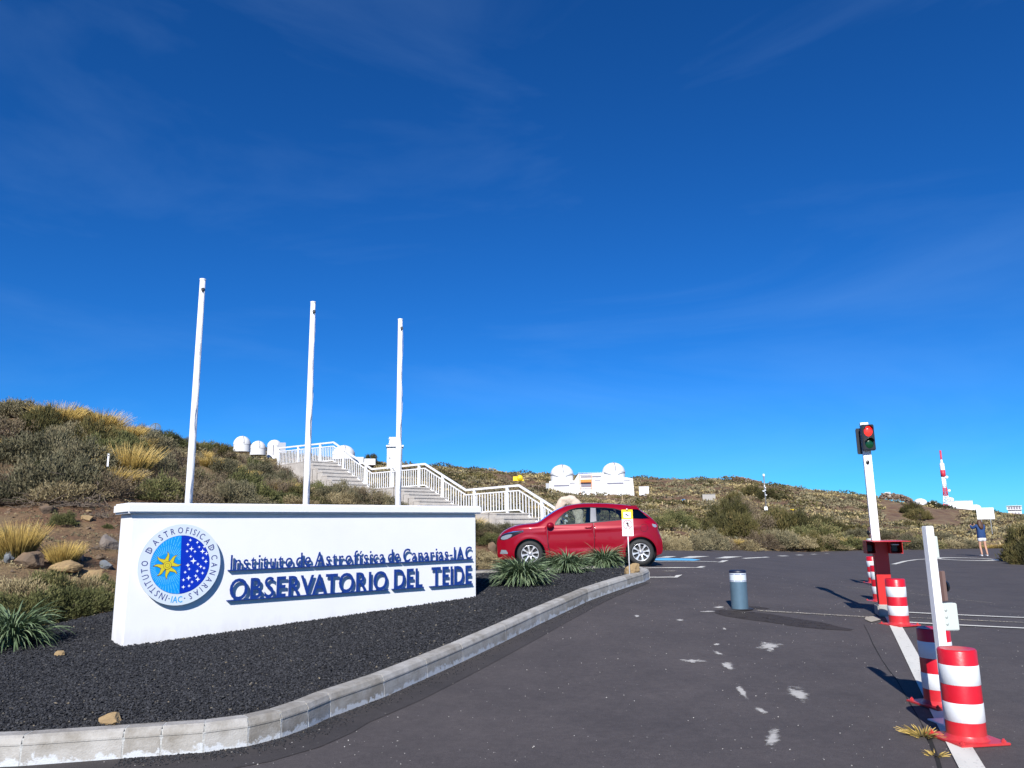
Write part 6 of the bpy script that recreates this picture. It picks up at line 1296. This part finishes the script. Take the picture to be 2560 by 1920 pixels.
# radio tower
Y = 330.; q = Y / F; e_ = far('radio_tower', 2368, 1270, Y, 'tall red and white lattice radio tower on the right horizon', 'tower'); rt_ = mat('tower_red', (.55, .03, .06), .5); wt_ = mat('tower_white', (.8, .8, .8), .5)
def lattice(z0, z1, w0, w1, m_, n, par):
    mb = MB(); 
    for a in range(4):
        c0 = Vector(((-1, 1, 1, -1)[a] * w0, (-1, -1, 1, 1)[a] * w0, z0)); c1 = Vector(((-1, 1, 1, -1)[a] * w1, (-1, -1, 1, 1)[a] * w1, z1)); b2 = (a + 1) % 4; d0 = Vector(((-1, 1, 1, -1)[b2] * w0, (-1, -1, 1, 1)[b2] * w0, z0)); d1 = Vector(((-1, 1, 1, -1)[b2] * w1, (-1, -1, 1, 1)[b2] * w1, z1)); mb.tube([c0, c1], .22, 5)
        for i in range(n): t0, t1 = i / n, (i + 1) / n; mb.tube([c0.lerp(c1, t0), d0.lerp(d1, t1)], .12, 4); mb.tube([d0.lerp(d1, t0), c0.lerp(c1, t1)], .12, 4); mb.tube([c0.lerp(c1, t0), d0.lerp(d1, t0)], .13, 4)
    return mb.build('lattice', m_, par)
for (z0, z1, w0, w1, m_, n) in [(-4, 10, 9, 7, rt_, 2), (10, 30, 7, 4.6, wt_, 3), (30, 50, 4.6, 3.6, rt_, 3), (50, 76, 3.6, 3.2, wt_, 5)]: lattice(z0 * q, z1 * q, w0 * q, w1 * q, m_, n, e_)
MB().lathe([(0, 76 * q), (5.6 * q, 77 * q), (5.6 * q, 93 * q), (0, 93.01 * q)], 16).build('red_drum', rt_, e_); MB().lathe([(5.4 * q, 93.1 * q), (5.4 * q, 106 * q), (5.0 * q, 109 * q), (2.6 * q, 112 * q), (2.2 * q, 119 * q), (0, 119.1 * q)], 16).build('white_drum', wt_, e_); MB().lathe([(2.2 * q, 119.2 * q), (2.2 * q, 142 * q), (0, 142.3 * q)], 10).build('red_mast', rt_, e_)
for (x, z, r_) in ((7, 75, 3.4), (9, 42, 3.0), (12, 20, 4.6), (9, 23, 2.5)):
    MB().lathe([(0, .2), (r_ * q, .6), (r_ * q, .3), (0, -.1)], 16, Matrix.Translation((x * q, -.5, z * q)) @ Matrix.Rotation(PI / 2, 4, 'X')).build('dish', wt_, e_); MB().tube([(x * q, 0, z * q), (3 * q, 0, z * q)], .1, 5).build('dish_arm', grey, e_)
MB().box(5 * q, 15 * q, -.4, .4, 25 * q, 26 * q).build('platform', shade, e_); MB().box(5 * q, 12 * q, -.4, .4, 45 * q, 46 * q).build('platform', shade, e_)
# right horizon buildings
def simple_dome(u, v, Y, r_, label, h=1.0, slit=True, group=None, drum=4):
    q = Y / F; e_ = far('telescope_dome', u, v, Y, label, 'observatory', group); R_ = r_ * q; MB().lathe([(R_ * math.cos(a), R_ * h * math.sin(a)) for a in np.linspace(0, PI / 2, 12)], 32).build('dome_shell', paintw, e_); MB().lathe([(R_ * .97, -.01), (R_ * 1.0, -drum * q)], 32).build('dome_base', paintw, e_)
    if slit: MB().tube([(R_ * 1.01 * math.cos(a) * .2, -R_ * 1.01 * math.cos(a) * .98, R_ * h * 1.01 * math.sin(a)) for a in np.linspace(.1, 1.5, 10)], .06 * Y / 100, 5).build('slit_seam', seam, e_)
    return e_
simple_dome(2301, 1258, 300, 15.5, 'left of two white dome tops showing over the right ridge', .75, False, 'dome tops behind the right ridge'); simple_dome(2332, 1262, 300, 12, 'right of two white dome tops behind the ridge, beside the radio tower', .8, False, 'dome tops behind the right ridge')
Y = 260.; q = Y / F; e_ = far('long_white_building', 2408, 1275, Y, 'long low white building right of the foot of the radio tower', 'building'); MB().box(-30 * q, 22 * q, 0, 8, -1, 22 * q).build('wall', paintw, e_); MB().box(-28 * q, 34 * q, -3, -.01, -1, 8 * q).build('lower_wing', paintw, e_); mb = MB()
for x in (-20, -10, 0, 12): mb.box(x * q, (x + 3) * q, -.06, .0, 12 * q, 13.5 * q)
mb.build('window', shade, e_); MB().box(-30.5 * q, 22.5 * q, -.2, 8.2, 22.01 * q, 22.6 * q).build('roof_edge', paintw, e_)
MB().lathe([(12 * q * math.cos(a), 8 * q * math.sin(a)) for a in np.linspace(0, PI / 2, 8)], 20, Matrix.Translation((27 * q, 2, 5 * q))).build('low_dome', paintw, e_)
Y = 300.; q = Y / F; e_ = far('tower_building', 2540, 1290, Y, 'square white tower building with a windowed top storey on the right horizon', 'building'); MB().box(-15 * q, 13 * q, 0, 5, -2, 15 * q).build('wall', paintw, e_); MB().box(-17 * q, 14 * q, -.6, 5.4, 15.01 * q, 24 * q).build('top_storey', paintw, e_); MB().box(-18 * q, 15 * q, -1, 5.8, 24.01 * q, 25.2 * q).build('roof', paintw, e_)
for x in (-14, -8.5, -3, 2.5, 8): MB().box(x * q, (x + 3.6) * q, -.68, -.61, 17 * q, 22 * q).build('window', shade, e_)
for x in (-8, -1, 6): MB().box(x * q, (x + 2) * q, -.07, -.01, 5 * q, 9 * q).build('window', shade, e_)
for x in (-6, 0, 5): MB().tube([(x * q, 1, 25.2 * q), (x * q, 1, (27 + (x % 3)) * q)], .06, 5).build('aerial', grey, e_)
Y = 190.; q = Y / F; e_ = far('ridge_hut', 2220, 1239, Y, 'tiny white hut on the right ridge beside the signal pole', 'hut'); MB().box(-6 * q, 6 * q, 0, 1.4, -.4, 7 * q).build('wall', paintw, e_); MB().box(-6.5 * q, 6.5 * q, -.1, 1.5, 7.01 * q, 8.4 * q).build('roof', paintw, e_); MB().box(-2 * q, 1 * q, -.05, -.01, 0, 5 * q).build('door', shade, e_)
# back of a road sign board
Y = 62.; q = Y / F; e_ = far('sign_board', 2466, 1298, Y, 'blank white back of a square sign board above the person', 'sign', None, R(4)); mb = MB().box(-19 * q, 18 * q, 0, .03, 0, 28 * q).build('board', whitem, e_, .004)
for x in (-11, 8): MB().box(x * q, (x + 1.3) * q, .031, .08, -1.6, 28 * q).build('post', grey, e_)
for (x, z) in ((-14, 22), (-11, 22), (3, 22), (4, 14), (-12, 6), (6, 5)): MB().box(x * q, (x + 1) * q, -.02, -.001, z * q, (z + 1.2) * q).build('clamp', shade, e_)
MB().box(-18.5 * q, 17.5 * q, -.012, -.001, 13.5 * q, 14.0 * q).build('stiffener', lgrey, e_)
# upper left domes
simple_dome(605, 1112, 88, 21, 'leftmost white telescope dome on the skyline left of the stairs', 1.05, True, 'domes on the skyline left of the stairs', 18); 
k8 = 88 / F; 
simple_dome(645, 1122, 92, 19, 'second white telescope dome on the skyline, partly behind the leftmost one', 1.05, True, 'domes on the skyline left of the stairs', 16)
e_ = simple_dome(686, 1116, 95, 17.5, 'tall white cylindrical dome tower on the skyline behind the stair railing', .95, False, 'domes on the skyline left of the stairs', 34); q = 95 / F; MB().box(-3.5 * q, -1.5 * q, -17.8 * q, -17.2 * q, -24 * q, 2 * q).build('door_slot', shade, e_); MB().box(9 * q, 26 * q, -4, -1, -24 * q, 1 * q).build('side_wing', mat('shaded_side_and_wing_grey', (.40, .42, .46), .8), e_)
e_ = simple_dome(859, 1137, 110, 28, 'wide white dome rising behind the stair railing', .85, True, None, 12); q = 110 / F; MB().box(30 * q, 50 * q, 2, 6, -20 * q, -2 * q).build('side_building', paintw, e_); MB().box(52 * q, 80 * q, 2, 6, -22 * q, -6 * q).build('low_wing', paintw, e_)
Y = 118.; q = Y / F; e_ = far('solar_tower', 987, 1172, Y, 'white telescope tower behind the right flagpole', 'tower'); MB().box(-20 * q, 18 * q, 0, 2.4, -14 * q, 55 * q).build('shaft', paintw, e_); MB().box(-22 * q, 21 * q, -.3, 2.7, 55.01 * q, 59 * q).build('gallery', paintw, e_)
MB().box(-15 * q, 12 * q, .2, 2.2, 59.01 * q, 80 * q).build('cabin', paintw, e_); mb = MB()
for x, z in ((-17, 62), (-17, 74), (13, 64)): mb.box(x * q, (x + 3) * q, 0, .3, z * q, (z + 1.5) * q)
mb.build('bracket', lgrey, e_)
for x, z in ((-14, 24), (12, 38)): MB().box(x * q, (x + 2.5) * q, -.05, -.01, z * q, (z + 5) * q).build('window', shade, e_)
MB().tube([(17 * q, -.1, 0), (17 * q, -.1, 50 * q)], .05, 5).build('drain_pipe', grey, e_)
# dark shrubs by the wide dome, round net, marker posts
Y = 27.; q = Y / F; e_ = far('round_screen', 388, 1083, Y, 'round grey mesh screen on the skyline right of the golden grass', 'screen')
mb = MB(); mb.tube([(12 * q * math.cos(a), 0, 14 * q + 11 * q * math.sin(a)) for a in np.linspace(0, 2 * PI, 29)], .011, 6); mb.build('hoop', mat('hoop_grey', (.13, .15, .14), .6), e_); MB().tube([(-1 * q, .01, -4 * q), (-1 * q, .01, 25 * q)], .014, 6).build('pole', mat('pole_dark', (.04, .05, .045), .6), e_)
mb = MB(); [mb.tube([(x * q, 0, 14 * q - math.sqrt(max(0, 121 - x * x * .84)) * q), (x * q, 0, 14 * q + math.sqrt(max(0, 121 - x * x * .84)) * q)], .003, 3) for x in np.arange(-11, 11.5, 1.0)]; [mb.tube([(-math.sqrt(max(0, 144 - z * z * 1.19)) * q, 0, (14 + z) * q), (math.sqrt(max(0, 144 - z * z * 1.19)) * q, 0, (14 + z) * q)], .003, 3) for z in np.arange(-10, 10.5, 1.0)]; mb.build('net', mat('net_grey', (.30, .34, .36), .7), e_)
Y = 16.5; q = Y / F; e_ = far('marker_post', 270, 1152, Y, 'small white marker post with a dark mark on the left hillside', 'marker post'); MB().box(-2 * q, 2 * q, -.01, .01, -14 * q, 18 * q).build('plate', whitem, e_); MB().box(-.8 * q, .9 * q, -.014, -.0101, 12 * q, 15 * q).build('mark', black, e_)
# cream stone arch sculpture
p = ground(1420, 1312); Y = p.y = 26.; p = at(1419, 1310, 26.); e_ = empty('stone_arch', (p.x, p.y, gz(p.x, p.y) - .1), 0, 'cream coloured natural stone arch standing behind the red car', 'stone arch'); q = 26 / F; zt = at(1419, 1236, 26).z - e_.location.z
pts = [(-30, 0), (-29, .35), (-26, .62), (-18, .82), (-4, .90), (12, .90), (23, .82), (28, .6), (29, .3), (30, 0)]; rr_ = [8, 8, 8.5, 8.5, 8.5, 8.5, 8.5, 8.5, 8, 8]
vs = [(a * q, 0, b_ * zt) for i, (a, b_) in enumerate(pts)]; o = skinned('arch', vs, [(i, i + 1) for i in range(9)], [(r_ * q, r_ * q * 1.5) for r_ in rr_], rockcream, e_, 3)
for v in o.data.vertices: n_v = float(fbm(np.array([[v.co.x * 5, v.co.y * 5, v.co.z * 5]]), 4)[0]); v.co = v.co + v.normal * n_v * .13
# white stones at the right edge
kb = empty('kerb', (0, 0, 0), 0, 'short white kerb at the foot of the bush on the right edge', 'kerb')
a_, b_ = groad(2548, 1372), groad(2600, 1384); mb = MB(); d = Vector((b_.x - a_.x, b_.y - a_.y, 0)); L_ = d.length; T_ = Matrix.Translation(a_) @ rotz(math.atan2(d.y, d.x)); mb.box(0, L_, 0, .15, -.02, .13, T_); mb.build('kerb_stone', white, kb)

# ------------------------------------------------------------------ give look-alike shrubs labels that say where they are
inv = cam.matrix_world.inverted()
def proj(p): q = inv @ p; return 1280 + F * q.x / -q.z, 960 - F * q.y / -q.z
ORD = ['leftmost', 'second', 'third', 'fourth', 'fifth', 'sixth', 'seventh', 'eighth', 'ninth', 'tenth', 'eleventh', 'twelfth', 'thirteenth', 'fourteenth', 'fifteenth', 'sixteenth']
SHORT = {'cushion_shrub': 'grey green cushion shrub', 'green_shrub': 'fresh green shrub', 'broom_shrub': 'dark green broom shrub', 'withered_shrub': 'brown withered shrub', 'tan_shrub': 'pale tan shrub', 'golden_grass': 'golden grass tuft', 'dead_branches': 'tangle of dead branches'}
def relabel(group, hz, vt, hz_words, vt_words):
    B_ = {}
    for o in C.objects:
        if o.parent is None and o.get('group') == group:
            u, v = proj(o.location); h_ = next(w for lim, w in zip(hz, hz_words) if u < lim); w_ = next(w for lim, w in zip(vt, vt_words) if v < lim); B_.setdefault((SHORT[o.name.split('.')[0]], w_, h_), []).append((u, o))
    for (nm, w_, h_), L_ in B_.items():
        L_.sort(key=lambda q: q[0])
        for i, (u, o) in enumerate(L_): o['label'] = (nm + ' ' + w_ + ' ' + h_) if len(L_) == 1 else (ORD[min(i, 15)] + ' ' + nm + ' ' + w_ + ' ' + h_)
relabel('shrubs on the hillside behind the sign', (0, 110, 210, 300, 400, 463, 540, 620, 700, 765, 850, 960, 9999), (1080, 1115, 1150, 1185, 1225, 1262, 9999), ('beyond the left edge', 'at the left edge', 'near the left edge', 'over the sign corner', 'left of the first flagpole', 'behind the first flagpole', 'just right of the first flagpole', 'below the three domes', 'left of the middle flagpole', 'at the middle flagpole', 'right of the middle flagpole', 'left of the right flagpole', 'at the right flagpole'), ('on the skyline', 'just under the skyline', 'high on the slope', 'above mid slope', 'below mid slope', 'just above the sign', 'behind the sign'))
relabel('shrubs on the slope behind the stairs', (1050, 1130, 1200, 1270, 1340, 1420, 1500, 9999), (1240, 1275, 1310, 9999), ('by the right flagpole', 'behind the upper stairs', 'behind the lower landing', 'right of the stairs', 'behind the car bonnet', 'by the stone arch', 'behind the car roof', 'behind the car tail'), ('far up', 'high', 'midway', 'low down'))
relabel('dead branches on the hill', (110, 220, 400, 9999), (1240, 1320, 9999), ('at the left edge', 'left of the sign', 'above the sign corner', 'behind the first flagpole'), ('under the shrubs', 'on the soil', 'low on the bank'))
relabel('shrubs along the far edge of the car park', (1720, 1860, 1990, 2120, 2260, 2400, 9999), (1300, 1350, 9999), ('right behind the car', 'right of the car', 'left of the signal', 'beside the signal', 'right of the signal', 'left of the person', 'beside the person'), ('high on the slope', 'behind the front row', 'at the asphalt edge'))
relabel('shrubs between the sign and the car', (1215, 1255, 9999), (1345, 1380, 9999), ('by the sign end', 'left of the bonnet', 'behind the bonnet'), ('at the top of the bank', 'on the bank', 'at the bank foot'))

ST_ = sorted([o for o in C.objects if o.parent is None and o.name.split('.')[0] == 'stake'], key=lambda o: proj(o.location)[0])
for i, o in enumerate(ST_): o['label'] = ORD[i] + (' (counted from the left)' if i else '') + ' thin wooden marker stake on the far slope'
for i, o in enumerate(ST_): o['label'] = ORD[i] + (' stake from the left' if i else ' stake') + ' among the thin wooden stakes on the far slope'
